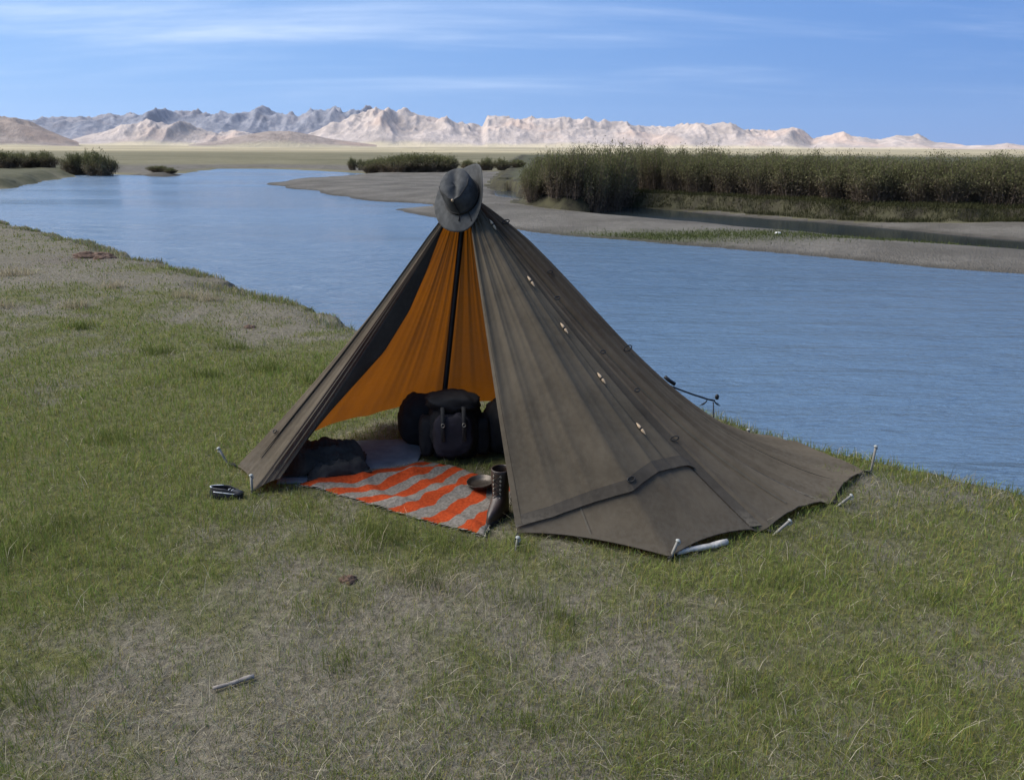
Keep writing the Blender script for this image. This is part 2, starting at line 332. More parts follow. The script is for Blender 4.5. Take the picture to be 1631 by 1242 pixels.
def build_terrain():
    rs = [0.35]
    while rs[-1] < 170: rs.append(rs[-1] * 1.0125)
    while rs[-1] < 11000: rs.append(rs[-1] * 1.05)
    rs = np.array(rs)
    fine = np.arange(-52, 52.001, 0.2); coarse = np.arange(54.5, 307.0, 2.5)
    az = np.radians(np.concatenate([fine, coarse])); na, nr = len(az), len(rs)
    A, RR = np.meshgrid(az, rs, indexing='ij'); X = (RR * np.sin(A)); Y = (RR * np.cos(A))
    z, cls, dn, df, db, dl, di = terrain(X, Y)
    idx = np.arange(na * nr).reshape(na, nr)
    Q = np.stack([idx, np.roll(idx, -1, 0)], 0)
    q = np.stack([Q[0][:, :-1], Q[1][:, :-1], Q[1][:, 1:], Q[0][:, 1:]], -1).reshape(-1, 4)[:, ::-1]
    V = np.stack([X, Y, z], -1).reshape(-1, 3); c = cls.reshape(-1); fc = c[q].max(1)
    fc = np.where((c[q] == 0).any(1), 0, fc)
    g = greenness(X, Y).reshape(-1)
    gfar = np.clip(smoothstep(-0.2, 0.6, db) + smoothstep(-2, 0.5, dl) * (1 - smoothstep(8, 30, dl)) * 0.9 + smoothstep(-0.5, 1, di), 0, 1).reshape(-1)
    gp = U(1000, 381, ZW); gbar = (np.exp(-(((X - gp.x) / 5.0) ** 2 + ((Y - gp.y + 0.18 * (X - gp.x)) / 0.9) ** 2)) * 1.2).reshape(-1)
    bare_n = smoothstep(0.02, -0.12, dn).reshape(-1)
    dp = U(140, 412, 0); bare_n = np.clip(bare_n + 0.8 * np.exp(-(((X - dp.x) / 0.9) ** 2 + ((Y - dp.y) / 0.8) ** 2)).reshape(-1), 0, 1)
    wet = (smoothstep(0.35, 0.0, df) * 0.75).reshape(-1)
    cut = (smoothstep(-1.2, -0.5, db) * smoothstep(1.3, 0.5, db)).reshape(-1)
    sand = (smoothstep(0, 2, df) * smoothstep(-0.8, -2.5, db) * (1 - smoothstep(6, 22, df)) * (1 - np.clip(smoothstep(-1, 0.5, dl) + smoothstep(-0.5, 0.3, db), 0, 1))).reshape(-1)
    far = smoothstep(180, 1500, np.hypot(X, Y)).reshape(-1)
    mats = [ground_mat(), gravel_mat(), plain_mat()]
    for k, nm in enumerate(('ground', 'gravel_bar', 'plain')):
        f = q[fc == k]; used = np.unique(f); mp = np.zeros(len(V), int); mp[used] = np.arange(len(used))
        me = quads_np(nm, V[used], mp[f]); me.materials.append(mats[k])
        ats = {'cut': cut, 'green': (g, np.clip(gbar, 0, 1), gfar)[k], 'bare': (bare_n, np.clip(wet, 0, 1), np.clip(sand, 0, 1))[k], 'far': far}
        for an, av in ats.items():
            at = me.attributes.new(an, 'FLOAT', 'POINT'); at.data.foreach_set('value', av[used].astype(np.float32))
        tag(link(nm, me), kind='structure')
build_terrain()
def gz(x, y): return float(terrain(np.array([float(x)]), np.array([float(y)]))[0][0])
def G(u, v):
    p = U(u, v, 0); p = U(u, v, gz(p.x, p.y)); return Vector((p.x, p.y, gz(p.x, p.y)))
def GF(u, v, z0=0.0):
    p = U(u, v, z0); return Vector((p.x, p.y, gz(p.x, p.y)))

def build_river():
    rs = np.concatenate([[0.5], np.geomspace(2.5, 1800, 230)]); az = np.radians(np.concatenate([np.arange(-56, 56.01, 0.5), np.arange(62, 304, 6.0)])); na, nr = len(az), len(rs)
    A, RR = np.meshgrid(az, rs, indexing='ij'); X = RR * np.sin(A); Y = RR * np.cos(A); i = np.arange(na * nr).reshape(na, nr); j = np.roll(i, -1, 0)
    me = quads_np('river', np.stack([X, Y, np.full_like(X, ZW)], -1).reshape(-1, 3), np.stack([i[:, :-1], j[:, :-1], j[:, 1:], i[:, 1:]], -1).reshape(-1, 4)[:, ::-1])
    ch = [(775, 296), (838, 294), (846, 312), (978, 325), (1131, 339), (1411, 362), (1631, 380), (2500, 434), (2500, 456), (1631, 402), (1243, 371), (953, 343), (834, 322), (775, 314)]
    d = poly_sd(X, Y, [xy(U(u, v, ZW)) for u, v in ch]); at = me.attributes.new('chop', 'FLOAT', 'POINT'); at.data.foreach_set('value', (1 - 0.985 * smoothstep(-1.8, -0.3, d)).astype(np.float32).ravel())
    tag(link('river', me, None, water_mat()), kind='structure')
build_river()

# ------------------------------------------------------------------ mountains
def mountain_range(prof, dist, depth, mat, seed, crag=0.5, cell=420.0, n_az=520, n_d=70, base=0.0, foot=0.22):
    us = np.array([p[0] for p in prof], float); vs = np.array([p[1] for p in prof], float)
    azs, els = [], []
    for u, v in prof:
        d = ray(u, v); azs.append(math.atan2(d.x, d.y)); els.append(d.z / math.hypot(d.x, d.y))
    A = np.linspace(azs[0], azs[-1], n_az); H = np.interp(A, azs, els) * (dist + 0.55 * depth) + CAM_H
    D = np.linspace(0, 1, n_d); AA, DD = np.meshgrid(A, D, indexing='ij'); HH = H[:, None]
    RRr = dist + DD * depth; X = RRr * np.sin(AA); Y = RRr * np.cos(AA)
    base_z = 26.0 * smoothstep(900, 6800, RRr) ** 1.35 * (0.8 + 0.5 * fbm(X / 1500, Y / 1500, 3, 41)) - 4
    wx = X + 160 * (fbm(X / 500, Y / 500, 3, seed + 60) - 0.5); wy = Y + 160 * (fbm(X / 500, Y / 500, 3, seed + 70) - 0.5)
    rg = ridged(wx / cell, wy / (cell * 1.6), 5, seed, 0.42); fine = ridged(X / (cell * 0.22), Y / (cell * 0.3), 4, seed + 20)
    rise = smoothstep(0.0, 0.55, DD) ** 0.85 * (1 - 0.75 * smoothstep(0.6, 1.0, DD))
    z = base_z + np.maximum(HH - base_z, 0) * rise * (1 - crag + crag * 1.25 * rg) + np.maximum(HH - base_z, 0) * (fine - 0.45) * 0.11 * smoothstep(0.08, 0.4, DD) * crag * 2
    # bring the crest line to the height it has
    mx = (z - CAM_H) / RRr; cur = mx.max(1); want = np.interp(A, azs, els)
    kr = np.convolve(np.pad(want / np.maximum(cur, 1e-4), 9, mode='edge'), np.ones(19) / 19, 'valid')
    z = base_z + (z - base_z) * np.clip(kr, 0.2, 3)[:, None]
    V = np.stack([X, Y, z], -1).reshape(-1, 3)
    i = np.arange(n_az * n_d).reshape(n_az, n_d)
    q = np.stack([i[:-1, :-1], i[1:, :-1], i[1:, 1:], i[:-1, 1:]], -1).reshape(-1, 4)[:, ::-1]
    me = quads_np('mountain_range', V, q); me.materials.append(mat)
    rel = ((z - base_z) / np.maximum(HH - base_z, 30)).reshape(-1)
    at = me.attributes.new('foot', 'FLOAT', 'POINT'); at.data.foreach_set('value', (1 - smoothstep(foot * 0.3, foot, rel + 0.10 * (fbm(X / 130, Y / 130, 3, seed + 5).reshape(-1) - 0.5))).astype(np.float32))
    return tag(link('mountain_range', me), kind='structure')
ROCK = rock_mat('granite_pale', (0.36, 0.302, 0.262), (0.50, 0.42, 0.365), (0.50, 0.42, 0.28))
ROCK_B = rock_mat('granite_far_shaded', (0.15, 0.16, 0.195), (0.30, 0.29, 0.305), (0.34, 0.30, 0.22))  # cloud shade and distance haze painted into the back range's blue-dark rock
ROCK_C = rock_mat('hill_brown', (0.22, 0.175, 0.145), (0.33, 0.27, 0.225), (0.36, 0.31, 0.21))
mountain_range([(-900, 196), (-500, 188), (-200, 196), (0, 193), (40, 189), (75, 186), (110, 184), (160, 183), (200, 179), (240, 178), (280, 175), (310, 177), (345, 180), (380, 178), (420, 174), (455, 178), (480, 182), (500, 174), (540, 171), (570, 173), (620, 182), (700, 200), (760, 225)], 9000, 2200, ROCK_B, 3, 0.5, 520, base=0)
mountain_range([(462, 232), (490, 214), (520, 200), (550, 190), (580, 177), (605, 171), (630, 175), (650, 177), (680, 184), (715, 191), (750, 197), (768, 202), (776, 185), (800, 184), (832, 188), (870, 189), (905, 187), (960, 192), (1000, 196), (1040, 203), (1075, 198), (1120, 195), (1160, 199), (1200, 204), (1235, 207), (1262, 203), (1280, 209), (1295, 221), (1330, 211), (1365, 216), (1400, 223), (1425, 216), (1465, 215), (1490, 226), (1540, 232), (1580, 230), (1605, 226), (1631, 231), (1750, 222), (1900, 210), (2200, 205), (2600, 226)], 7000, 1700, ROCK, 9, 0.5, 430, n_az=760, n_d=80)
mountain_range([(-900, 190), (-600, 176), (-300, 186), (-120, 178), (-40, 182), (0, 184), (25, 186), (45, 192), (70, 203), (95, 214), (125, 226)], 4300, 1000, ROCK_C, 17, 0.4, 330, n_az=300, n_d=50, foot=0.1)
mountain_range([(95, 229), (130, 218), (165, 210), (195, 200), (215, 194), (235, 187), (250, 194), (268, 196), (285, 194), (305, 198), (325, 206), (345, 213), (358, 211), (374, 204), (392, 210), (430, 219), (480, 230)], 6200, 900, ROCK, 23, 0.45, 260, n_az=260, n_d=50)
mountain_range([(300, 231), (350, 224), (395, 214), (430, 209), (462, 209), (490, 214), (530, 222), (600, 231)], 4700, 700, ROCK_C, 29, 0.15, 500, n_az=160, n_d=40, foot=0.5)

# ------------------------------------------------------------------ willows
def tube_np(P, rad, sides=3):
    P = np.asarray(P, float); n = len(P); T = np.gradient(P, axis=0); T /= np.linalg.norm(T, axis=1)[:, None] + 1e-9
    up = np.array([0.31, 0.17, 0.93]); B = np.cross(T, up); B /= np.linalg.norm(B, axis=1)[:, None] + 1e-9; N = np.cross(B, T)
    a = np.arange(sides) * 2 * math.pi / sides; rad = np.broadcast_to(rad, (n,))
    V = P[:, None, :] + rad[:, None, None] * (np.cos(a)[None, :, None] * B[:, None, :] + np.sin(a)[None, :, None] * N[:, None, :])
    i = np.arange(n * sides).reshape(n, sides); j = np.roll(i, -1, 1)
    q = np.stack([i[:-1], j[:-1], j[1:], i[1:]], -1).reshape(-1, 4)
    return V.reshape(-1, 3), q
def tubes_mesh(name, curves):
    Vs, Qs, o = [], [], 0
    for P, r, s in curves:
        v, q = tube_np(P, r, s); Vs.append(v); Qs.append(q + o); o += len(v)
    return quads_np(name, np.concatenate(Vs), np.concatenate(Qs))
STEM = simple('willow_stem', (0.105, 0.078, 0.062), 0.9, var=0.3, scale=3)
def make_bush_meshes(seed, H, W, nst, nleaf, leaf, dome=0.35, low=0.3):
    g = np.random.default_rng(seed); curves = []; LP = []; LS = []
    lob = g.uniform(0, 6.28, 3)
    for k in range(nst):
        a = g.uniform(0, 2 * math.pi); rr = math.sqrt(g.uniform(0, 1)); edge = 1 + 0.18 * math.sin(2 * a + lob[0]) + 0.14 * math.sin(3 * a + lob[1])
        bx, by = 0.22 * W * rr * math.cos(a), 0.22 * W * rr * math.sin(a)
        ex, ey = 0.5 * W * rr * edge * math.cos(a), 0.5 * W * rr * edge * math.sin(a)
        h = H * (1 - dome * rr * rr) * g.uniform(0.72, 1.05); t = np.linspace(0, 1, 5)[:, None]
        mid = np.array([bx + (ex - bx) * 0.35, by + (ey - by) * 0.35, h * 0.55]) + g.normal(0, 0.05 * W, 3) * [1, 1, 0.2]
        P = (1 - t) ** 2 * np.array([bx, by, -0.1]) + 2 * t * (1 - t) * mid + t ** 2 * np.array([ex, ey, h])
        curves.append((P, np.linspace(0.014, 0.004, 5) * H / 2, 3))
        for b in range(2):
            tt = g.uniform(0.35, 0.7); o = P[0] * (1 - tt) ** 2 + 2 * tt * (1 - tt) * mid + tt ** 2 * P[-1]
            e = o + np.array([g.normal(0, 0.11 * W), g.normal(0, 0.11 * W), h * g.uniform(0.15, 0.36)])
            e[2] = min(e[2], h * 1.02); s = np.linspace(0, 1, 3)[:, None]; curves.append((o + (e - o) * s, np.linspace(0.007, 0.003, 3) * H / 2, 3))
            m = nleaf // 4; q = g.uniform(0.1, 1.05, m)[:, None]; LP.append(o + (e - o) * q + g.normal(0, 0.055 * H, (m, 3))); LS.append(q[:, 0])
        m = nleaf // 2; q = (low + (1 - low) * g.uniform(0, 1, m) ** 1.05)[:, None]
        pt = (1 - q) ** 2 * P[0] + 2 * q * (1 - q) * mid + q ** 2 * P[-1]
        LP.append(pt + g.normal(0, 0.05 * H, (m, 3))); LS.append(q[:, 0])
    stems = tubes_mesh('stems', curves)
    C = np.concatenate(LP); n = len(C); C[:, 2] = np.maximum(C[:, 2], 0.08)
    d1 = g.normal(0, 1, (n, 3)); d1[:, 2] += 1.5; d1 /= np.linalg.norm(d1, axis=1)[:, None]
    d2 = np.cross(d1, g.normal(0, 1, (n, 3))); d2 /= np.linalg.norm(d2, axis=1)[:, None] + 1e-9
    s = leaf * 1.25 * g.uniform(0.6, 1.4, n)[:, None]
    V = np.stack([C - d1 * s, C + d2 * s * 0.26, C + d1 * s, C - d2 * s * 0.26], 1).reshape(-1, 3)
    fol = quads_np('foliage', V, np.arange(4 * n).reshape(n, 4), False)
    hz = C[:, 2] / H
    br = (0.78 + 0.44 * g.uniform(0, 1, n)) * (0.80 + 0.4 * vnoise(C[:, 0] * 3 / W + seed, C[:, 2] * 3 / H, seed))
    top = np.array([0.118, 0.120, 0.052]); dry = np.array([0.135, 0.105, 0.074])
    k = np.clip(smoothstep(0.15, 0.75, hz + g.normal(0, 0.12, n)), 0, 1)[:, None]
    cc = (dry * (1 - k) + top * k) * br[:, None]
    set_col(fol, np.repeat(cc, 4, 0)); fol.materials.append(LEAF); stems.materials.append(STEM)
    return stems, fol
TALL = [make_bush_meshes(100 + i, 2.2, 1.7, 56, 170, 0.034, 0.28, 0.06) for i in range(5)]
WIDE = [make_bush_meshes(200 + i, 2.2, 3.0, 46, 150, 0.07, 0.5, 0.08) for i in range(4)]
def bush(pair, p, sh, sw, label, group=None, name='willow_bush'):
    o = empty(name, p, (0, 0, random.uniform(0, 6.28))); o.scale = (sw, sw, sh); tag(o, label, 'bush', group)
    link('stems', pair[0], o); link('foliage', pair[1], o); return o
# thicket along the far bank: front row measured, further rows behind
def interp(tab, u): return float(np.interp(u, [a for a, b in tab], [b for a, b in tab]))
FRONT = [(845, 309), (880, 312), (930, 313), (975, 312), (1000, 303), (1105, 309), (1258, 317), (1411, 325), (1631, 331), (2000, 346)]
TOPS = [(838, 268), (870, 249), (905, 238), (940, 233), (1010, 234), (1080, 240), (1180, 246), (1300, 247), (1420, 250), (1631, 252), (2000, 256)]
for row in range(4):
    u = 852.0 + 9 * row
    while u < 1840:
        uu = u + random.uniform(-8, 8); p = U(uu, interp(FRONT, uu), 0); d = Vector((p.x, p.y, 0)).normalized()
        p = p + d * (row * 1.5 + random.uniform(-0.35, 0.45) + 0.35); z = gz(p.x, p.y); dist = math.hypot(p.x, p.y)
        dr = ray(uu, interp(TOPS, uu) + random.uniform(-13, 9)); topz = CAM_H + dr.z / math.hypot(dr.x, dr.y) * dist
        h = max(0.8, topz - z) * (1.0 if row < 3 else 1.02); w = 1.0 * random.uniform(0.85, 1.25)
        bush(random.choice(TALL), (p.x, p.y, z), h / 2.2, w, ('willow shrub in the front row of the dense thicket along the far bank', 'willow shrub further back inside the thicket on the far bank')[row > 0], ('thicket front row', 'thicket further back')[row > 0])
        u += (0.80 + 0.25 * row) / dist * F_PX * random.uniform(0.8, 1.15)
def px_bush(u, vb, vt, wpx, pair, label, group=None, z0=0.0):
    p = GF(u, vb, z0); dist = math.hypot(p.x, p.y); dr = ray(u, vt); topz = CAM_H + dr.z / math.hypot(dr.x, dr.y) * dist
    return bush(pair, p, max(0.5, topz - p.z) / 2.15, wpx / F_PX * dist / 3.0, label, group)
for i, (u, vb, vt, w) in enumerate([(592, 277, 252, 44), (618, 278, 247, 52), (640, 279, 245, 52), (664, 279, 242, 56), (688, 279, 242, 56), (712, 279, 246, 48), (606, 275, 250, 44), (652, 275, 244, 60), (700, 275, 245, 56)]):
    px_bush(u, vb, vt, w, WIDE[i % 4], 'rounded green willow in the clump on the sandbar left of the hat', 'willow clump on the sandbar', ZW)
px_bush(562, 274, 250, 18, WIDE[1], 'small willow standing alone at the left of the sandbar clump', None, ZW)
px_bush(576, 274, 252, 16, WIDE[2], 'small willow squeezed between the lone one and the sandbar clump', None, ZW)
for i, (u, vt, w) in enumerate([(747, 253, 30), (775, 250, 32), (800, 251, 32), (825, 253, 30)]):
    px_bush(u, 276, vt, w, WIDE[i % 4], ['dark low willow just behind the hat crown', 'dark low willow behind the turned-up hat brim', 'dark low willow right of the hat', 'dark low willow beside the left end of the thicket'][i], 'low willows behind the hat', ZW)
for i, (u, vb, vt, w, lab) in enumerate([(-40, 268, 238, 70, None), (12, 268, 238, 50, 'willow at the left edge of the picture on the green bank'), (40, 267, 241, 44, 'second willow from the left edge on the green bank'), (70, 267, 239, 46, 'third willow from the left edge on the green bank'),
                                         (118, 268, 240, 36, 'small willow in the gap of the left bank row'), (138, 268, 239, 38, 'willow beside the rightmost one of the left bank row'), (160, 269, 238, 50, 'dark round willow at the right end of the left bank row')]):
    if lab: px_bush(u, vb, vt, w, WIDE[i % 4], lab, 'willows on the left bank', 0.0)
px_bush(254, 279, 263, 38, WIDE[0], 'low willow on the small green island in the river', None, ZW); px_bush(273, 280, 270, 22, WIDE[3], 'tiny shrub beside the low willow on the small island', None, ZW)

# ------------------------------------------------------------------ tent
APEX = None
def tent_points():
    base = U(700, 702, 0); yb = base.y
    return base, UD(742, 312, yb)
BASE, APEX = tent_points()
# ring of ground fixings: (image u, v, height, hang-between amount, pull-in)
RING = [(824, 849, 0.015), (1068, 887, 0.02), (1222, 843, 0.02), (1328, 798, 0.02), (1377, 751, 0.02), (1196, 690, 0.03), (1010, 645, 0.06), (810, 640, 0.06), (690, 644, 0.06), (586, 662, 0.065), (480, 696, 0.08), (377, 742, 0.015), (405, 781, 0.02), (446, 762, 0.07)]
SCAL = [0.02, 0.03, 0.03, 0.02, 0.05, 0.05, 0.03, 0.02, 0.03, 0.03, 0.04, 0.012, 0.01]
SAG = [0.02, 0.03, 0.08, 0.20, 0.28, 0.27, 0.16, 0.08, 0.06, 0.05, 0.05, 0.05, 0.02, 0.02]
RP = [U(u, v, z) for u, v, z in RING]
NSEG = len(RP) - 1
def ring_pt(t):
    i = min(int(t), NSEG - 1); f = t - i; p = RP[i].lerp(RP[i + 1], f); b = 4 * f * (1 - f)
    c = Vector((BASE.x, BASE.y, 0)); inw = (c - Vector((p.x, p.y, 0))).normalized(); L = (RP[i + 1] - RP[i]).length
    p = p + inw * (0.042 * L * b); p.z += SCAL[i] * b; return p
def lerp_tab(tab, t):
    i = min(int(t), len(tab) - 2); f = t - i; return tab[i] + (tab[i + 1] - tab[i]) * f
def fold(t, s):
    # long gathers that run down from the peak, uneven in width and depth
    u = t * 3.3 + 0.35 * math.sin(2.3 * t + 0.6) + 0.10 * s
    f = 0
    for a, w, ph in ((1.0, 1.0, 0.0), (0.45, 2.3, 0.37)):
        q = u * w + ph; i = math.floor(q); x = q - i
        h = float(_hash(np.int64(i), np.int64(3), 5)); c = 0.3 + 0.4 * float(_hash(np.int64(i), np.int64(9), 8))
        x = x / c if x < c else (1 - x) / (1 - c)
        f += a * (x * x * (0.45 + 0.9 * h) - 0.3)
    fade = 1 - smoothstep(0.5 + 0.35 * math.sin(3.1 * t) ** 2, 1.0, s) * (1 - 0.25 * float(smoothstep(2.0, 2.4, t)))
    return f * 0.028 * (0.46 - 0.14 * float(smoothstep(6, 7, t) * (1 - smoothstep(10.5, 11.2, t))) + 0.80 * float(smoothstep(1.9, 2.3, t) * (1 - smoothstep(4.4, 5.2, t)))) * min(1, s / 0.15) * (0.06 + 0.94 * fade)
def crease(t, s):                          # seam valleys that run to the pegs
    return -0.022 * math.exp(-((t - 1.93) / 0.055) ** 2) * min(1, s * 4) + 0.012 * math.exp(-((t - 2.02) / 0.05) ** 2) * min(1, s * 4) - 0.014 * math.exp(-((t - 2.94) / 0.05) ** 2) * smoothstep(0.5, 0.8, s)
def shell_raw(t, s):
    t = max(0.0, min(NSEG - 1e-6, t)); rp = ring_pt(t); c = Vector((BASE.x, BASE.y, 0)); out = Vector((rp.x - APEX.x, rp.y - APEX.y, 0)).normalized()
    top = APEX + out * 0.035
    p = top.lerp(rp, s); sk = float(smoothstep(1.8, 3.0, t) * (1 - smoothstep(5.5, 7, t))); k = lerp_tab(SAG, t) * (4 * s * (1 - s) * (1 - sk) + 6.75 * s * s * (1 - s) * sk)
    p = p - out * k * 0.55; p.z -= k * 0.75; p.z = max(p.z, 0.015)
    return p
def shell(t, s, off=0.0, folds=1.0):
    p = shell_raw(t, s); e = 0.02
    a = shell_raw(min(t + e, NSEG - 1e-4), max(s, 0.02)) - shell_raw(max(t - e, 0), max(s, 0.02)); b = shell_raw(t, min(s + e, 1)) - shell_raw(t, max(s - e, 0))
    n = b.cross(a)
    if n.length < 1e-9: n = Vector((0, 0, 1))
    n.normalize(); o = Vector((p.x - BASE.x, p.y - BASE.y, 0.3))
    if n.dot(o) < 0: n = -n
    return p + n * (off + folds * (fold(t, s) + crease(t, s)))
def sheet(name, fn, nu, nv, parent, mat, thick=0.0016):
    V = [fn(i / (nu - 1), j / (nv - 1)) for i in range(nu) for j in range(nv)]
    o = link(name, mesh(name, V, grid_faces(nu, nv)), parent, mat); 
    if thick: solid(o, thick)
    return o
tent = empty('tent', (BASE.x, BASE.y, 0)); tag(tent, 'olive brown canvas cone tent with open front, orange glow inside, by the river', 'tent')
tent_inv = Vector((-BASE.x, -BASE.y, 0))
def TT(p): return p + tent_inv
sheet('canvas_shell', lambda a, b: TT(shell(a * NSEG, b)), 420, 60, tent, CANVAS, 0)
HEM = [(0, 0.985), (0.3, 0.955), (0.6, 0.91), (1.0, 0.848), (1.4, 0.832), (1.75, 0.826), (1.93, 0.826)]
def hem(t): return float(np.interp(t, [a for a, b in HEM], [b for a, b in HEM]))
T_TOG = 1.60
sheet('door_panel', lambda a, b: TT(shell(a * T_TOG, 0.02 + b * (hem(a * T_TOG) - 0.02), 0.014)), 90, 50, tent, CANVAS)
sheet('button_placket', lambda a, b: TT(shell(T_TOG - 0.06 + a * (1.9 - T_TOG + 0.06), 0.02 + b * (hem(T_TOG - 0.06 + a * (1.96 - T_TOG)) - 0.02), 0.007)), 30, 50, tent, CANVAS)
def strip(name, pts_fn, n, w_fn, parent=tent, mat=SEAM):
    V = []; Fc = []
    for i in range(n):
        p, q = pts_fn(i / (n - 1)), None
        V += list(w_fn(i / (n - 1)))
    for i in range(n - 1): Fc.append((2 * i, 2 * i + 1, 2 * i + 3, 2 * i + 2))
    o = link(name, mesh(name, V, Fc, False), parent, mat); solid(o, 0.002); return o
strip('hem_band', lambda f: None, 60, lambda f: (TT(shell(f * 1.93, hem(f * 1.93) - 0.024, 0.0165)), TT(shell(f * 1.93, hem(f * 1.93) + 0.003, 0.0160))))
strip('seam_fold_band', lambda f: None, 50, lambda f: (TT(shell(1.885, 0.05 + 0.94 * f, 0.004)), TT(shell(1.985, 0.05 + 0.94 * f, 0.004))))  # doubled seam; its dark cloth also paints in the shade of the fold
strip('seam_fold_band', lambda f: None, 24, lambda f: (TT(shell(2.93, 0.62 + 0.375 * f, 0.003)), TT(shell(2.975, 0.62 + 0.375 * f, 0.003))))
for ts in (0.52, 2.46, 3.45):
    strip('seam', lambda f: None, 60, lambda f, t0=ts: (TT(shell(t0, (0.9 if t0 < 1 else 0.06) + (0.09 if t0 < 1 else 0.92) * f, 0.0025)), TT(shell(t0 + 0.018, (0.9 if t0 < 1 else 0.06) + (0.09 if t0 < 1 else 0.92) * f, 0.0025))), mat=PLAINC)
strip('bottom_hem', lambda f: None, 160, lambda f: (TT(shell(f * 4.0, 0.988, 0.0025)), TT(shell(f * 4.0, 0.999, 0.0025))), mat=CANVAS)
strip('edge_hem', lambda f: None, 50, lambda f: (TT(shell(0.0, 0.04 + 0.94 * f, 0.017)), TT(shell(0.05, 0.04 + 0.94 * f, 0.017))), mat=CANVAS)
# folded-in flap at the left of the doorway (second layer, keeps the light out)
def flap_pt(a, s):
    e1 = shell(NSEG - 0.001, s); v = 350 + (672 - 350) * s
    ub = float(np.interp(v, [350, 360, 430, 495, 560, 620, 672], [708, 706, 680, 652, 612, 558, 503]))
    tgt = UD(ub, v, APEX.y + (RP[10].y - 0.28 - APEX.y) * s)
    return e1.lerp(tgt, a) if s > 0.02 else e1.lerp(tgt, a * s / 0.02)
sheet('inner_flap', lambda a, b: TT(flap_pt(a, 0.01 + 0.985 * b)), 14, 40, tent, SEAM)
# raised gathers on the outside of the left flap
for tt_, w_ in ((11.45, 0.05), (12.2, 0.07), (12.62, 0.06)):
    strip('flap_gather', lambda f: None, 40, lambda f, t0=tt_, w=w_: (TT(shell(t0, 0.08 + 0.86 * f, 0.006)), TT(shell(t0 + w, 0.08 + 0.86 * f, 0.010))), mat=PLAINC)
# pole
POLE = simple('black_pole', (0.012, 0.012, 0.013), 0.45, var=0.2, scale=20, bump=0.05)
def rod(name, P, r, parent, mat, sides=12):
    v, q = tube_np(np.array([tuple(x) for x in P]), r, sides); n = len(P); o = len(v)
    v = np.concatenate([v, [np.array(P[0])], [np.array(P[-1])]]); fs = [tuple(x) for x in q]
    fs += [(o, (i + 1) % sides, i) for i in range(sides)] + [(o + 1, (n - 1) * sides + i, (n - 1) * sides + (i + 1) % sides) for i in range(sides)]
    return link(name, mesh(name, v, fs), parent, mat)
rod('pole', [TT(BASE.lerp(APEX, f) + Vector((0, 0, 0.0 + 0.03 * f))) for f in np.linspace(0, 1, 8)], 0.0165, tent, POLE)
# wooden toggles with cord loops along the buttoned edge
WOOD = simple('toggle_wood', (0.40, 0.29, 0.18), 0.7, var=0.2, scale=60, bump=0.1)
CORD = simple('black_cord', (0.018, 0.017, 0.016), 0.8, var=0.2, scale=60)
def lathe(prof, n=12):
    V, Fc = [], []
    for i in range(n):
        a = 2 * math.pi * i / n
        for r, z in prof: V.append((r * math.cos(a), r * math.sin(a), z))
    m = len(prof)
    for i in range(n):
        for j in range(m - 1):
            a, b = i * m + j, ((i + 1) % n) * m + j; Fc.append((a, b, b + 1, a + 1))
    return V, Fc
tv, tf = lathe([(0.0006, -0.05), (0.004, -0.043), (0.0085, -0.025), (0.0095, -0.012), (0.006, -0.004), (0.0055, 0), (0.006, 0.004), (0.0095, 0.012), (0.0085, 0.025), (0.004, 0.043), (0.0006, 0.05)])
tog_me = mesh('toggle', tv, tf); lv, lf = lathe([(0.0062, -0.006), (0.009, -0.006), (0.009, 0.006), (0.0062, 0.006), (0.0062, -0.006)]); loop_me = mesh('cord_loop', lv, lf)
for s_ in (0.105, 0.285, 0.43, 0.58, 0.725):
    p = shell(T_TOG - 0.02, s_, 0.027); p2 = shell(T_TOG - 0.02, s_ + 0.03, 0.027); d = (p2 - p).normalized()
    o = link('toggle', tog_me, tent, WOOD); o.scale = (0.8, 0.8, 0.78); o.location = TT(p); o.rotation_euler = d.to_track_quat('Z', 'Y').to_euler()
    link('cord_loop', loop_me, o, CORD)
# cord loops and ties on the canvas
def tie(t, s, L, off=0.015, drop=0.02, nm='tie_loop'):
    p = shell(t, s, off); q = shell(t, s + 0.02, off); d = (q - p).normalized(); side = (shell(t + 0.05, s, off) - p).normalized(); n = d.cross(side)
    pts = [p + side * (L * 0.5 * (1 - math.cos(a))) + d * (L * 0.28 * math.sin(a)) + Vector((0, 0, 0.004)) for a in np.linspace(0, 2 * math.pi, 14)]
    return rod(nm, [TT(x) for x in pts], 0.0035, tent, CORD, 6)
for a in ((1.0, 0.83, 0.045, 0.02), (1.93, 0.75, 0.04, 0.024), (1.99, 0.335, 0.035, 0.02), (1.99, 0.50, 0.035, 0.02), (1.99, 0.615, 0.035, 0.02), (2.9, 0.10, 0.04, 0.02), (11.2, 0.86, 0.035, 0.01), (2.9, 0.25, 0.03, 0.02), (3.3, 0.48, 0.05, 0.02)): tie(*a)

# dark cord loops from the hem to the pegs
for k_, (pu, pv) in ((0, (822, 874)), (1, (1066, 892)), (2, (1233, 851)), (3, (1335, 805)), (4, (1387, 749)), (11, (365, 740)), (12, (402, 785))):
    a_ = ring_pt(float(k_)) if k_ < NSEG else RP[k_]; b_ = G(pu, pv) + Vector((0, 0, 0.012)); w_ = Vector((0.009, 0.004, 0))
    rod('peg_loop', [TT(a_), TT(a_.lerp(b_, 0.5) + w_), TT(b_ + w_ * 0.6), TT(b_ - w_ * 0.6), TT(a_.lerp(b_, 0.5) - w_), TT(a_)], 0.005, tent, CORD, 6)

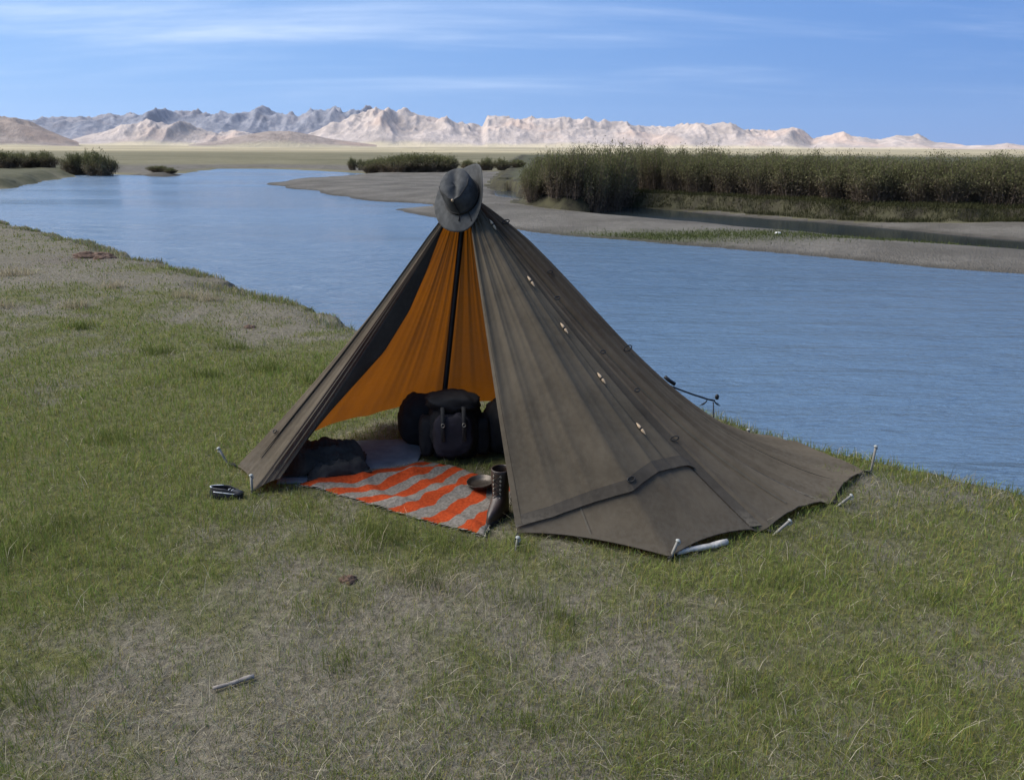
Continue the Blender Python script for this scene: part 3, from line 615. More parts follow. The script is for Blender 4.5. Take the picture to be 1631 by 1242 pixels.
# ------------------------------------------------------------------ pegs
PEGM = simple('peg_metal', (0.19, 0.178, 0.155), 0.7, 0.0, var=0.2, scale=40, bump=0.1); PEGH = simple('peg_head', (0.29, 0.295, 0.265), 0.6, var=0.1, scale=40, bump=0.05)
def peg(head, foot, hz, label, r=0.0075):
    f = G(*foot); y = f.y; h = UD(head[0], head[1], y) if hz is None else U(head[0], head[1], hz)
    if h.z < 0.03: h.z = 0.03
    o = empty('tent_peg', f); tag(o, label, 'tent peg', 'tent pegs'); d = (h - f); dn_ = d.normalized()
    sh = rod('shaft', [-dn_ * 0.05, Vector((0, 0, 0)), d * 0.5, d * 0.97], np.array([r * 0.35, r * 0.9, r, r]), o, PEGM, 5)
    hv, hf = lathe([(0.0005, 0.012), (0.009, 0.0105), (0.0155, 0.005), (0.0165, 0.0), (0.015, -0.004), (0.008, -0.006), (0.0005, -0.006)], 14)
    k = link('head', mesh('head', hv, hf), o, PEGH); k.scale = (0.68, 0.68, 0.68); k.location = d; k.rotation_euler = dn_.to_track_quat('Z', 'Y').to_euler()
    hook = [d + Vector((0.011 * math.cos(a), 0, -0.010 + 0.011 * math.sin(a))) for a in np.linspace(0.3, -2.4, 7)]
    rod('hook', hook, 0.0025, o, PEGH, 6); return o
peg((348, 714), (364, 741), None, 'grey tent peg leaning left of the tent, furthest left of all')
peg((400, 757), (402, 786), None, 'tent peg at the tip of the left door flap, beside the black shoe')
peg((825, 856), (822, 876), None, 'short white tent peg at the right side of the doorway')
peg((1080, 861), (1066, 893), None, 'tent peg at the frontmost corner beside the bleached stick')
peg((1258, 829), (1232, 852), None, 'slanting tent peg right of the bleached stick, at the dark seam')
peg((1356, 789), (1334, 806), None, 'slanting tent peg near the right end of the tent')
peg((1395, 711), (1387, 750), None, 'tall upright tent peg at the far right corner of the tent')
peg((1192, 685), (1190, 700), None, 'tent peg peeking over the canvas at the back right edge')

# ------------------------------------------------------------------ hat
FELT = simple('hat_felt', (0.058, 0.059, 0.058), 0.95, var=0.22, scale=30, bump=0.5, bd=0.004, spec=0.1)
hat = empty('felt_hat', APEX + Vector((-0.012, -0.09, -0.005)), Euler((R(50), R(-14), R(-14)), 'XYZ')); hat.scale = (1.18, 1.18, 1.18); tag(hat, 'grey felt bush hat with dark cord hung on the tent peak', 'hat')
def crown_pt(a, s):
    ax, ay, H = 0.083, 0.100, 0.115
    if s < 0.62: k = s / 0.62; r = 1 - 0.10 * k; z = H * 0.86 * k
    else:
        k = (s - 0.62) / 0.38; r = 0.90 * math.cos(k * math.pi / 2) ** 0.75 if k < 1 else 0.0; z = H * (0.86 + 0.20 * math.sin(k * math.pi / 2))
    x, y = ax * r * math.cos(a), ay * r * math.sin(a)
    z -= 0.030 * math.exp(-(x / 0.022) ** 2) * smoothstep(0.60, 0.95, s) * (1 - 0.35 * (y / ay))     # lengthwise dent
    pinch = math.exp(-((a - 1.5 * math.pi - 0.75) / 0.35) ** 2) + math.exp(-((a - 1.5 * math.pi + 0.75) / 0.35) ** 2)
    q = 1 - 0.16 * pinch * smoothstep(0.35, 0.8, s); return Vector((x * q, y * q, z))
def brim_pt(a, s):
    ax, ay = 0.083, 0.100; w = 0.075 * s; x = (ax + w) * math.cos(a); y = (ay + w * 1.05) * math.sin(a)
    fr = max(0, -math.sin(a)); rt = max(0, math.cos(a)) ** 1.2; lf = max(0, -math.cos(a))
    z = -0.028 * fr * s ** 1.6 + 0.004 * math.sin(3 * a + 1) * s - 0.018 * lf * s
    up = rt * s ** 1.3; z += 0.088 * up; x -= 0.022 * up * max(0, math.cos(a)); return Vector((x, y, z))
NA = 56
o = link('crown', mesh('crown', [crown_pt(2 * math.pi * i / NA, j / 22) for i in range(NA) for j in range(23)], grid_faces(NA, 23, True)), hat, FELT); solid(o, 0.003, 1)
o = link('brim', mesh('brim', [brim_pt(2 * math.pi * i / NA, j / 10) for i in range(NA) for j in range(11)], grid_faces(NA, 11, True)), hat, FELT); solid(o, 0.0035, 0)
hb = [crown_pt(a, 0.07) * 1.0 + Vector((0.0045 * math.cos(a), 0.0045 * math.sin(a), 0.004)) for a in np.linspace(0, 2 * math.pi, 40)]
rod('cord_band', hb, 0.0042, hat, CORD, 6)
A0 = 1.5 * math.pi
ch = [crown_pt(A0 - 0.1, s) + Vector((0, -0.006, 0.003)) for s in (0.86, 0.75, 0.64, 0.5, 0.35, 0.2, 0.08)] + [brim_pt(A0 - 0.15, 0.2) + Vector((0, 0, 0.006)), brim_pt(A0 - 0.18, 0.45) + Vector((0, 0, 0.006))]
rod('chin_cord', ch, 0.0028, hat, CORD, 6)
ch2 = [crown_pt(A0 - 1.6 + 0.4 * k, 0.66 + 0.03 * math.sin(k)) * 1.02 + Vector((0, 0, 0.004)) for k in range(9)]
rod('chin_cord', ch2, 0.0028, hat, CORD, 6)
bv, bf = lathe([(0.0005, -0.007), (0.005, -0.005), (0.006, 0), (0.005, 0.005), (0.0005, 0.007)], 10)
o = link('cord_bead', mesh('cord_bead', bv, bf), hat, WOOD); o.location = crown_pt(A0 - 0.1, 0.68) + Vector((0, -0.008, 0.006))
rod('chin_cord', [brim_pt(A0 + 0.35, s) + Vector((0, 0, 0.006 - 0.004 * s)) for s in (0.1, 0.35, 0.6, 0.8)], 0.0022, hat, CORD, 6)

# ------------------------------------------------------------------ blanket, mat, gear
def blanket_mat():
    k = M('blanket_stripes'); uv = k.n('ShaderNodeAttribute', attribute_name='stripe').outputs['Vector']
    sp = k.n('ShaderNodeSeparateXYZ'); k.l(uv, sp.inputs[0]); w = k.noise(k.coord('Object'), 7, 3, 0.5)
    f = k.math('FRACT', k.math('ADD', sp.outputs[1], k.math('MULTIPLY', k.math('SUBTRACT', w, 0.5), 0.35)))
    m = k.rng(f, 0.475, 0.50, 0, 1); edge = k.math('MULTIPLY', m, k.rng(f, 0.985, 0.999, 1, 0))
    n = k.noise(k.coord('Object'), 70, 4, 0.65); wv = k.n('ShaderNodeTexWave'); wv.inputs['Scale'].default_value = 130; k.l(k.coord('Object'), wv.inputs['Vector'])
    ora = k.mix(k.rng(n, 0.3, 0.7), (0.21, 0.027, 0.006), (0.33, 0.048, 0.011)); gry = k.mix(k.rng(n, 0.3, 0.7), (0.100, 0.088, 0.073), (0.185, 0.166, 0.142))
    c = k.mix(edge, gry, ora); k.principled(c, 0.95, 0, k.bump(k.math('ADD', n, k.math('MULTIPLY', wv.outputs['Fac'], 0.4)), 0.6, 0.004), 0.1); return k.m
def blanket():
    cs = [G(478, 776), G(672, 736), G(826, 776), G(772, 860)]             # left tip, back, right, front
    NU, NV = 90, 60; V = []; st = []
    for i in range(NU):
        for j in range(NV):
            a, b = i / (NU - 1), j / (NV - 1)          # a along the stripes (left-front to right-back), b across
            p = (cs[0].lerp(cs[1], a)).lerp(cs[3].lerp(cs[2], a), b)
            p = p + Vector((0.010 * math.sin(9 * a + 3 * b), 0.012 * math.sin(8 * b + 5 * a), 0))
            w = 0.016 * max(0, math.sin(15 * a + 9 * b + 2 * math.sin(5 * b))) ** 2 + 0.020 * max(0, math.sin(5 * a - 13 * b + 1.0)) ** 3 + 0.006 * fbm(np.array(a * 14), np.array(b * 14), 3, 5)
            e = min(1, 8 * min(a, 1 - a, b, 1 - b)); V.append(Vector((p.x, p.y, gz_fast(p.x, p.y) + 0.014 + w * (0.4 + 0.6 * e)))); st.append((a, b * 5.7 + 0.16 * math.sin(7 * a + 2) + 0.10 * math.sin(13 * a + 4 * b) - 0.25 * a + 0.42, 0))
    me = mesh('blanket', V, grid_faces(NU, NV)); at = me.attributes.new('stripe', 'FLOAT_VECTOR', 'POINT'); at.data.foreach_set('vector', np.array(st, np.float32).ravel())
    o = link('striped_blanket', me, None, blanket_mat()); solid(o, 0.008, 1); tag(o, 'orange and grey striped woven blanket spread in the tent doorway', 'blanket')
    fr = []
    for k in range(60):
        b = k / 59; p = V[int(b * (NV - 1))]; fr.append(([p, p + Vector((-0.02 - 0.015 * random.random(), random.uniform(-0.015, 0.015), -0.006))], 0.0015, 3))
    for k in range(70):
        a = k / 69; p = V[int(a * (NU - 1)) * NV + (0 if k % 2 else NV - 1)]; fr.append(([p, p + Vector((random.uniform(-0.015, 0.015), (1 if k % 2 else -1) * (0.015 + 0.02 * random.random()), -0.004))], 0.0014, 3))
    fg = link('fringe', tubes_mesh('fringe', [([tuple(x) for x in P], r, s) for P, r, s in fr]), o, simple('fringe_thread', (0.3, 0.27, 0.22), 0.9)); fg['kind'] = 'stuff'
_gx = np.linspace(-4, 6, 401); _gy = np.linspace(1, 9, 321); _GX, _GY = np.meshgrid(_gx, _gy, indexing='ij'); _GZ = terrain(_GX, _GY)[0]
def gz_fast(x, y):
    i = min(399, max(0, int((x + 4) / 0.025))); j = min(319, max(0, int((y - 1) / 0.025))); return float(_GZ[i, j])
blanket()
def ground_sheet(name, corners, th, mat, label, cat, nu=40, nv=24, wob=0.006, lift=0.012):
    cs = [G(*c) for c in corners]; V = []
    for i in range(nu):
        for j in range(nv):
            a, b = i / (nu - 1), j / (nv - 1); p = cs[0].lerp(cs[1], a).lerp(cs[3].lerp(cs[2], a), b)
            V.append(Vector((p.x, p.y, gz_fast(p.x, p.y) + lift + wob * fbm(np.array(a * 6), np.array(b * 5), 3, 8))))
    o = link(name, mesh(name, V, grid_faces(nu, nv)), None, mat); solid(o, th, 1); bevel(o, 0.004); return tag(o, label, cat)
MATM = simple('pad_foam', (0.105, 0.125, 0.14), 0.85, var=0.15, scale=12, bump=0.4, bd=0.003)
ground_sheet('sleeping_pad', [(470, 706), (684, 700), (648, 770), (440, 772)], 0.012, MATM, 'flat blue-grey sleeping pad on the grass inside the tent', 'sleeping pad', lift=0.010)
def blob(name, mat, parent, c, r, seed, e=2.6, rough=0.12, n=44, m=26, flat=0.0, fr=3.0):
    V = []
    for i in range(n):
        for j in range(m):
            th = 2 * math.pi * i / n; ph = -math.pi / 2 + math.pi * j / (m - 1)
            f = lambda w: math.copysign(abs(w) ** (2 / e), w)
            d = Vector((f(math.cos(ph)) * f(math.cos(th)), f(math.cos(ph)) * f(math.sin(th)), f(math.sin(ph))))
            k = 1 + rough * (float(fbm(np.array(d.x * fr + d.z * 1.3 + seed), np.array(d.y * fr - d.z * 1.7), 4, seed)) - 0.5) * 2
            p = Vector((d.x * r[0] * k, d.y * r[1] * k, d.z * r[2] * k)); p.z = max(p.z, -r[2] * (1 - flat)); V.append(p + Vector(c))
    return link(name, mesh(name, V, grid_faces(n, m, True)), parent, mat)
JACK = simple('dark_wool', (0.026, 0.023, 0.020), 0.95, var=0.35, scale=9, bump=0.6, bd=0.006)
jp = G(512, 752); jk = empty('folded_jacket', jp); jk.rotation_euler = (0, 0, R(8)); tag(jk, 'dark brown crumpled jacket lying on the sleeping pad', 'jacket')
def drape(name, parent, mat, cx, cy, rx, ry, h, seed, nu=70, nv=50, rot=0.0):
    V = []
    for i in range(nu):
        for j in range(nv):
            a, b = 2 * i / (nu - 1) - 1, 2 * j / (nv - 1) - 1
            n1 = float(fbm(np.array(a * 2.2 + seed), np.array(b * 2.2), 3, seed)); rg = float(ridged(np.array(a * 1.7 + b + seed), np.array(b * 1.3 - 0.5 * a), 3, seed + 3))
            edge = max(0.0, 1 - (abs(a) ** 2.6 + abs(b) ** 2.6) - 0.35 * (n1 - 0.5)); k = min(1, edge * 2.2) ** 0.6
            x, y = rx * a * (1 + 0.35 * (n1 - 0.5)), ry * b * (1 + 0.35 * (n1 - 0.5)); z = 0.024 + h * k * (0.35 + 0.55 * n1 + 0.55 * (rg - 0.4))
            V.append(Vector((cx + x * math.cos(rot) - y * math.sin(rot), cy + x * math.sin(rot) + y * math.cos(rot), z)))
    o = link(name, mesh(name, V, grid_faces(nu, nv)), parent, mat); solid(o, 0.006, 0); return o
drape('jacket_body', jk, JACK, 0.0, 0.06, 0.23, 0.17, 0.15, 4)
drape('sleeve', jk, JACK, 0.10, -0.07, 0.16, 0.055, 0.085, 12, 44, 24, 0.25)
PACK = simple('pack_cloth', (0.008, 0.0075, 0.008), 0.85, var=0.3, scale=14, bump=0.5, bd=0.004); PACK2 = simple('pack_pocket', (0.012, 0.010, 0.014), 0.85, var=0.25, scale=14, bump=0.4, bd=0.004)
METAL = simple('buckle_metal', (0.25, 0.225, 0.18), 0.45, 0.8, var=0.2, scale=30, bump=0.1)
bp = G(722, 742); pk = empty('backpack', bp + Vector((0, 0.14, 0)), (R(-6), 0, R(6))); tag(pk, 'black backpack with front pocket standing under the tent pole', 'backpack')
blob('pack_body', PACK, pk, (0, 0, 0.18), (0.155, 0.12, 0.18), 3, 3.0, 0.20, 48, 30)
blob('lid', PACK, pk, (-0.01, -0.01, 0.345), (0.165, 0.135, 0.055), 6, 2.6, 0.24, 44, 22)
blob('front_pocket', PACK2, pk, (-0.01, -0.125, 0.165), (0.115, 0.042, 0.125), 9, 3.2, 0.16, 40, 22)
blob('side_pocket', PACK, pk, (0.165, 0.0, 0.14), (0.045, 0.08, 0.12), 12, 3.2, 0.12, 30, 20); blob('side_pocket', PACK, pk, (-0.165, 0.0, 0.14), (0.045, 0.08, 0.12), 13, 3.2, 0.12, 30, 20)
for sx in (-0.07, 0.05):
    o = link('strap', mesh('strap', [(sx - 0.011, -0.145, 0.335), (sx + 0.011, -0.145, 0.335), (sx + 0.011, -0.172, 0.27), (sx - 0.011, -0.172, 0.27), (sx - 0.011, -0.172, 0.14), (sx + 0.011, -0.172, 0.14)], [(0, 1, 2, 3), (3, 2, 5, 4)]), pk, CORD); solid(o, 0.004)
    bvv, bff = lathe([(0.008, -0.003), (0.012, -0.003), (0.012, 0.003), (0.008, 0.003), (0.008, -0.003)], 12); b = link('buckle', mesh('buckle', bvv, bff), pk, METAL); b.location = (sx, -0.178, 0.235); b.rotation_euler = (R(90), 0, 0)
sl = GF(664, 712); s1 = blob('stuff_sack', PACK, None, (0, 0, 0.155), (0.15, 0.14, 0.16), 21, 2.5, 0.14, 44, 28, 0.04); s1.location = sl + Vector((0.03, 0.08, 0)); tag(s1, 'dark rounded stuff sack standing left of the backpack', 'bag')
sr = GF(796, 724); s2 = blob('dark_bag', PACK, None, (0, 0, 0.155), (0.14, 0.15, 0.16), 25, 2.8, 0.14, 44, 28, 0.04); s2.location = sr + Vector((0.03, 0.08, 0)); tag(s2, 'dark bag right of the backpack, half hidden by the door panel', 'bag')
# boot
LEATHER = simple('boot_leather', (0.024, 0.013, 0.008), 0.5, var=0.4, scale=18, bump=0.35, bd=0.003, spec=0.5); SOLE = simple('boot_sole', (0.012, 0.011, 0.010), 0.8)
bt = G(797, 828); boot = empty('leather_boot', (bt.x, bt.y + 0.07, bt.z), (0, 0, R(-20))); boot.scale = (0.9, 0.9, 0.95); tag(boot, 'tall dark brown lace-up leather boot at the right of the doorway', 'boot')
def boot_pt(a, s):                         # s from sole to shaft rim; toe towards -y
    z = 0.02 + 0.235 * s; ca, sa = math.cos(a), math.sin(a); foot_f = 1 - smoothstep(0.12, 0.45, s)
    ry = 0.058 + 0.0 * s; cy = 0.0
    if sa < 0: ry = 0.056 + 0.125 * foot_f
    rx = (0.043 + 0.006 * smoothstep(0.5, 1, s)) * (1 - 0.25 * foot_f * max(0, -sa) ** 4)
    k = 1 + 0.03 * math.sin(9 * s + 2 * a); return Vector((rx * ca * k, cy + ry * sa * k, z - 0.0 * s))
nb_, mb_ = 36, 26
o = link('upper', mesh('upper', [boot_pt(2 * math.pi * i / nb_, j / (mb_ - 1)) for i in range(nb_) for j in range(mb_)], grid_faces(nb_, mb_, True)), boot, LEATHER); solid(o, 0.004, 0)
sv = [boot_pt(2 * math.pi * i / nb_, 0) * 1.06 for i in range(nb_)]; sv = [Vector((p.x, p.y, h)) for h in (0.0, 0.024) for p in sv]
sf = [(i, (i + 1) % nb_, nb_ + (i + 1) % nb_, nb_ + i) for i in range(nb_)] + [tuple(range(nb_ - 1, -1, -1)), tuple(range(nb_, 2 * nb_))]
bevel(link('sole', mesh('sole', sv, sf, False), boot, SOLE), 0.004)
ev, ef = lathe([(0.0022, -0.002), (0.006, -0.002), (0.006, 0.002), (0.0022, 0.002), (0.0022, -0.002)], 10); eye_me = mesh('eyelet', ev, ef)
for k in range(6):
    for sg in (-1, 1):
        s_ = 0.40 + 0.10 * k; a_ = 1.5 * math.pi + sg * 0.42; p = boot_pt(a_, s_); nrm = Vector((p.x, p.y, 0.0)).normalized()
        e = link('eyelet', eye_me, boot, METAL); e.location = p + nrm * 0.004; e.rotation_euler = nrm.to_track_quat('Z', 'Y').to_euler()
lp = []
for k in range(6):
    lp += [boot_pt(1.5 * math.pi + (0.42 if k % 2 else -0.42), 0.40 + 0.10 * k) * 1.0 + Vector((0, -0.006, 0))]
rod('lace', lp, 0.003, boot, CORD, 6)
for i, px_ in enumerate([0]):
    rv = [boot_pt(a, 1.0) for a in np.linspace(0, 2 * math.pi, 33)]; rod('rim', rv, 0.0045, boot, LEATHER, 8)
# shallow metal bowl
BOWL = simple('bowl_metal', (0.06, 0.05, 0.04), 0.4, 0.6, var=0.3, scale=20, bump=0.1, spec=0.5)
bw = G(766, 784); bv, bf = lathe([(0.0005, 0.004), (0.045, 0.004), (0.064, 0.012), (0.071, 0.026), (0.074, 0.027), (0.073, 0.024), (0.066, 0.008), (0.046, 0.0), (0.0005, 0.0)], 40)
o = link('metal_bowl', mesh('metal_bowl', bv, bf), None, BOWL); o.location = (bw.x, bw.y, bw.z + 0.042); o.rotation_euler = (R(4), R(-5), 0); tag(o, 'shallow dark metal bowl on the striped blanket beside the boot', 'bowl')
# black shoe left of the tent
SHOE = simple('shoe_black', (0.012, 0.012, 0.014), 0.55, var=0.3, scale=30); TRIM = simple('shoe_trim', (0.42, 0.43, 0.44), 0.6, var=0.15)
sp_ = G(364, 792); shoe = empty('black_shoe', sp_, (0, 0, R(82))); shoe.scale = (0.82, 0.82, 0.75); tag(shoe, 'small black shoe with pale trim lying in the grass by the left flap', 'shoe')
def shoe_pt(a, s):
    ca, sa = math.cos(a), math.sin(a); top = smoothstep(0.0, 1.0, s); ry = 0.115 * (1 - 0.12 * s); rx = 0.040 * (1 - 0.20 * max(0, -sa)) * (1 - 0.25 * s)
    z = 0.016 + (0.062 - 0.030 * max(0, -sa) ** 1.0) * s; return Vector((rx * ca, ry * sa + 0.01, z))
o = link('upper', mesh('upper', [shoe_pt(2 * math.pi * i / 32, j / 9) for i in range(32) for j in range(10)], grid_faces(32, 10, True)), shoe, SHOE); solid(o, 0.005, 0)
blob('toe_cap', SHOE, shoe, (0, -0.055, 0.034), (0.032, 0.052, 0.026), 4, 2.2, 0.05, 24, 14)
sv = [shoe_pt(2 * math.pi * i / 32, 0) * 1.05 for i in range(32)]; sv = [Vector((p.x, p.y, h)) for h in (0.0, 0.018) for p in sv]
link('sole', mesh('sole', sv, [(i, (i + 1) % 32, 32 + (i + 1) % 32, 32 + i) for i in range(32)] + [tuple(range(31, -1, -1)), tuple(range(32, 64))], False), shoe, SHOE)
rod('trim', [shoe_pt(a, 0.95) * 1.03 for a in np.linspace(0.3, 2.2, 12)], 0.004, shoe, TRIM, 6); rod('trim', [shoe_pt(a, 0.5) * 1.09 for a in np.linspace(2.5, 4.4, 12)], 0.0035, shoe, TRIM, 6)
for k in range(3): rod('lace', [Vector((-0.024, -0.01 - 0.02 * k, 0.058 - 0.004 * k)), Vector((0, -0.012 - 0.02 * k, 0.066 - 0.005 * k)), Vector((0.024, -0.01 - 0.02 * k, 0.058 - 0.004 * k))], 0.003, shoe, TRIM, 6)
# thin black rod with wire loops behind the tent
rd = empty('fishing_rod', GF(1140, 668)); tag(rd, 'thin black rod with curled wire loops sticking out behind the tent', 'rod'); yb = rd.location.y + 0.02
RQ = lambda u, v: UD(u, v, yb) - rd.location
rod('shaft', [RQ(1040, 606), RQ(1068, 615), RQ(1100, 627), RQ(1128, 636), RQ(1138, 638)], 0.006, rd, POLE, 8)
rod('handle', [RQ(1059, 600), RQ(1066, 606), RQ(1075, 612)], 0.013, rd, POLE, 8)
blob('spool', POLE, rd, RQ(1142, 632), (0.014, 0.014, 0.020), 2, 2.2, 0.05, 16, 10)
for uu, sg in ((1126, -1), (1138, 1)):
    for q in (0, 0.012):
        pts = [RQ(uu, 637) + Vector((sg * (0.018 + q * 0.5) * (1 - math.cos(a)), 0.004 * a, 0.0) ) + Vector((0, 0, -(0.03 + q) * math.sin(a * 0.62))) for a in np.linspace(0, 2.6, 9)]
        rod('wire_loop', pts, 0.0035, rd, POLE, 6)
rod('prop', [RQ(1136, 640), Vector((0.0, 0.0, -0.06))], 0.004, rd, POLE, 6)
# sticks on the ground
def stick(pa, pb, r0, r1, mat, label, bend=0.01):
    a, b = G(*pa), G(*pb); n = 9; P = []
    for i in range(n):
        f = i / (n - 1); p = a.lerp(b, f); P.append(Vector((p.x + bend * math.sin(5 * f), p.y + bend * math.sin(3 * f + 1), gz_fast(p.x, p.y) + max(r0, r1) * 0.9 + 0.006)) - a)
    o = rod('stick', P, np.array([r0 + (r1 - r0) * i / (n - 1) + 0.12 * r0 * math.sin(2.3 * i) for i in range(n)]), None, mat, 9); o.location = a; return tag(o, label, 'stick')
BLEACH = simple('bleached_wood', (0.46, 0.43, 0.38), 0.85, var=0.25, scale=18, bump=0.7, bd=0.006); GREYW = simple('grey_wood', (0.21, 0.185, 0.16), 0.9, var=0.3, scale=18, bump=0.6, bd=0.004)
stick((1078, 888), (1160, 868), 0.012, 0.016, BLEACH, 'bleached pale stick on the ground in front of the tent edge')
stick((338, 1104), (411, 1080), 0.006, 0.009, GREYW, 'thin grey stick lying in the foreground grass')
# dung and a pale stone
DUNG = simple('dry_dung', (0.10, 0.062, 0.042), 0.95, var=0.4, scale=20, bump=0.9, bd=0.01)
for i, (u, v, lab) in enumerate([(146, 410, 'reddish brown clod on the bare patch at the river bank, larger one'), (166, 414, 'small reddish brown clod beside the larger one at the river bank'), (556, 926, 'brown clod in the grass in front of the blanket'), (398, 520, 'dark little clod in the grass left of the tent')]):
    g_ = GF(u, v); o = blob('dirt_clod', DUNG, None, (0, 0, 0.0), ((0.30, 0.16, 0.09), (0.16, 0.12, 0.06), (0.038, 0.026, 0.022), (0.06, 0.05, 0.03))[i], 31 + i, 2.2, 0.5, 36, 20, 0.3, 4.0); o.location = g_; tag(o, lab, 'clod')
ps = GF(1239, 369, ZW + 0.3); o = blob('pale_stone', simple('pale_stone', (0.6, 0.58, 0.54), 0.9), None, (0, 0, 0.02), (0.08, 0.06, 0.035), 41, 2.4, 0.25, 24, 14); o.location = ps; tag(o, 'single pale stone on the gravel bar', 'stone')

# ------------------------------------------------------------------ grass
def blades(name, P, H, W, lean, C, mat=BLADE, curl=0.5, kind='stuff'):
    n = len(P); a = RNG.uniform(0, 2 * math.pi, n); b = RNG.uniform(0, 2 * math.pi, n)
    side = np.stack([np.cos(a), np.sin(a), np.zeros(n)], 1) * (W * 0.5)[:, None]
    ld = np.stack([np.cos(b), np.sin(b), np.zeros(n)], 1); L = H * np.sin(lean); Z = H * np.cos(lean)
    mid = P + ld * (L * 0.38)[:, None]; mid[:, 2] += Z * 0.6; tip = P + ld * (L * (1 + curl * 0.4))[:, None]; tip[:, 2] += Z
    base = P.copy(); base[:, 2] -= 0.006
    V = np.stack([base - side, base + side, mid + side * 0.75, mid - side * 0.75, tip], 1).reshape(-1, 3)
    o = np.arange(n) * 5; lp = np.stack([o, o + 1, o + 2, o + 3, o + 3, o + 2, o + 4], 1).ravel()
    st = np.stack([np.arange(n) * 7, np.arange(n) * 7 + 4], 1).ravel(); tt = np.tile([4, 3], n)
    me = mesh_np(name, V, lp, st, tt, False)
    k = np.repeat(np.array([[0.7, 0.7, 0.95, 0.95, 1.1]]), n, 0).ravel() if False else np.ones(5 * n)
    set_col(me, np.repeat(C, 5, 0) * k[:, None]); return tag(link(name, me, None, mat), kind=kind)
def palette(g, n):
    green = np.where((RNG.uniform(0, 1, n) < 0.3)[:, None], np.array([0.19, 0.18, 0.055]), np.array([0.135, 0.168, 0.040])); yel = np.array([0.25, 0.225, 0.08]); straw = np.array([0.32, 0.29, 0.205]); gray = np.array([0.18, 0.172, 0.132])
    r = RNG.uniform(0, 1, n); pg = 0.12 + 0.80 * g; C = np.where((r < pg)[:, None], green, np.where((RNG.uniform(0, 1, n) < 0.5)[:, None], gray, np.where((RNG.uniform(0, 1, n) < 0.5)[:, None], straw, yel)))
    C = C * np.where((r < pg) & (g > 0.7), 1.18, 1.0)[:, None]; C = C * (1 + RNG.normal(0, 0.16, n))[:, None]; C[:, 0] *= 1 + RNG.normal(0, 0.08, n); return np.clip(C, 0.01, 0.6), r < pg
COVER = [np.array([xy(G(*c)) for c in poly]) for poly in ([(478, 776), (672, 736), (826, 776), (772, 860)], [(470, 706), (684, 700), (648, 770), (440, 772)], [(640, 735), (700, 690), (812, 690), (815, 742)])]
def scatter(n, r0, r1, az=50):
    r = r0 * (r1 / r0) ** RNG.uniform(0, 1, n); a = np.radians(RNG.uniform(-az, az, n)); X = r * np.sin(a); Y = r * np.cos(a)
    z, cls, dn, *_ = terrain(X, Y); ok = (dn > -0.03)
    for c in COVER: ok &= poly_sd(X, Y, c) < -0.01
    return X[ok], Y[ok], z[ok], r[ok], dn[ok]
X, Y, z, r, dn = scatter(560000, 1.35, 30)
g = greenness(X, Y); patch = fbm(X * 3.1, Y * 3.1, 3, 77); keep = RNG.uniform(0, 1, len(X)) < np.clip(0.6 + 0.7 * g + (patch - 0.5) * 1.2, 0.3, 1) * np.where(r > 9, 1, 1)
X, Y, z, r, g, dn = X[keep], Y[keep], z[keep], r[keep], g[keep], dn[keep]; n = len(X)
C, isg = palette(g, n)
tuft = smoothstep(0.62, 0.8, fbm(X * 2.2, Y * 2.2, 3, 88))
H = RNG.uniform(0.014, 0.038, n) * (1 + 0.9 * g * isg) * (1 + 0.8 * tuft) * np.where(isg, 1.0, 0.9)
W = np.maximum(0.0022, 0.00075 * r) * RNG.uniform(0.7, 1.3, n); lean = np.where(isg, np.abs(RNG.normal(0.65, 0.38, n)), np.abs(RNG.normal(1.1, 0.35, n))); lean = np.clip(lean, 0, 1.45)
blades('grass', np.stack([X, Y, z], 1), H, W, lean, C)
# straw: long dry stalks lying and standing
X, Y, z, r, dn = scatter(12000, 1.4, 16); n = len(X); C = np.array([0.40, 0.355, 0.25]) * RNG.uniform(0.6, 1.15, n)[:, None]
blades('dry_straw', np.stack([X, Y, z + 0.008], 1), RNG.uniform(0.03, 0.10, n) * np.where(RNG.uniform(0, 1, n) < 0.08, 1.8, 1), np.maximum(0.002, 0.0006 * r), np.clip(RNG.normal(1.25, 0.25, n), 0.1, 1.5), C)
def tufts(name, spots, col, hmin, hmax, m, spread, ln):
    P, Hs, Ws, Ls, Cs = [], [], [], [], []
    for (u, v, k) in spots:
        c = GF(u, v); d = math.hypot(c.x, c.y); q = int(m * k); x = RNG.normal(0, spread * k, (q, 2)); x[:, 0] *= 1.5
        P.append(np.stack([c.x + x[:, 0], c.y + x[:, 1], np.full(q, c.z)], 1)); Hs.append(RNG.uniform(hmin, hmax, q) * (0.6 + 0.4 * k)); Ws.append(np.full(q, max(0.0026, 0.0007 * d))); Ls.append(np.clip(np.abs(RNG.normal(ln, 0.25, q)), 0, 1.4)); Cs.append(np.array(col) * RNG.uniform(0.65, 1.25, q)[:, None])
    blades(name, np.concatenate(P), np.concatenate(Hs), np.concatenate(Ws), np.concatenate(Ls), np.concatenate(Cs))
tufts('grass_tufts', [(250, 560, 1), (370, 555, 1), (425, 590, 1.2), (128, 520, .8), (330, 600, .8), (820, 960, 0.8), (600, 850, 1), (680, 930, .8), (560, 640, 1), (30, 870, 1.2), (100, 840, 1), (180, 700, 1), (1250, 930, .7), (900, 985, .6), (1210, 655, 1), (1480, 960, .7), (500, 610, 1), (620, 860, .9), (720, 870, .8), (40, 1120, .9), (1180, 1100, .7), (850, 1160, .6), (540, 1060, .6)], (0.13, 0.15, 0.042), 0.05, 0.11, 170, 0.06, 0.45)
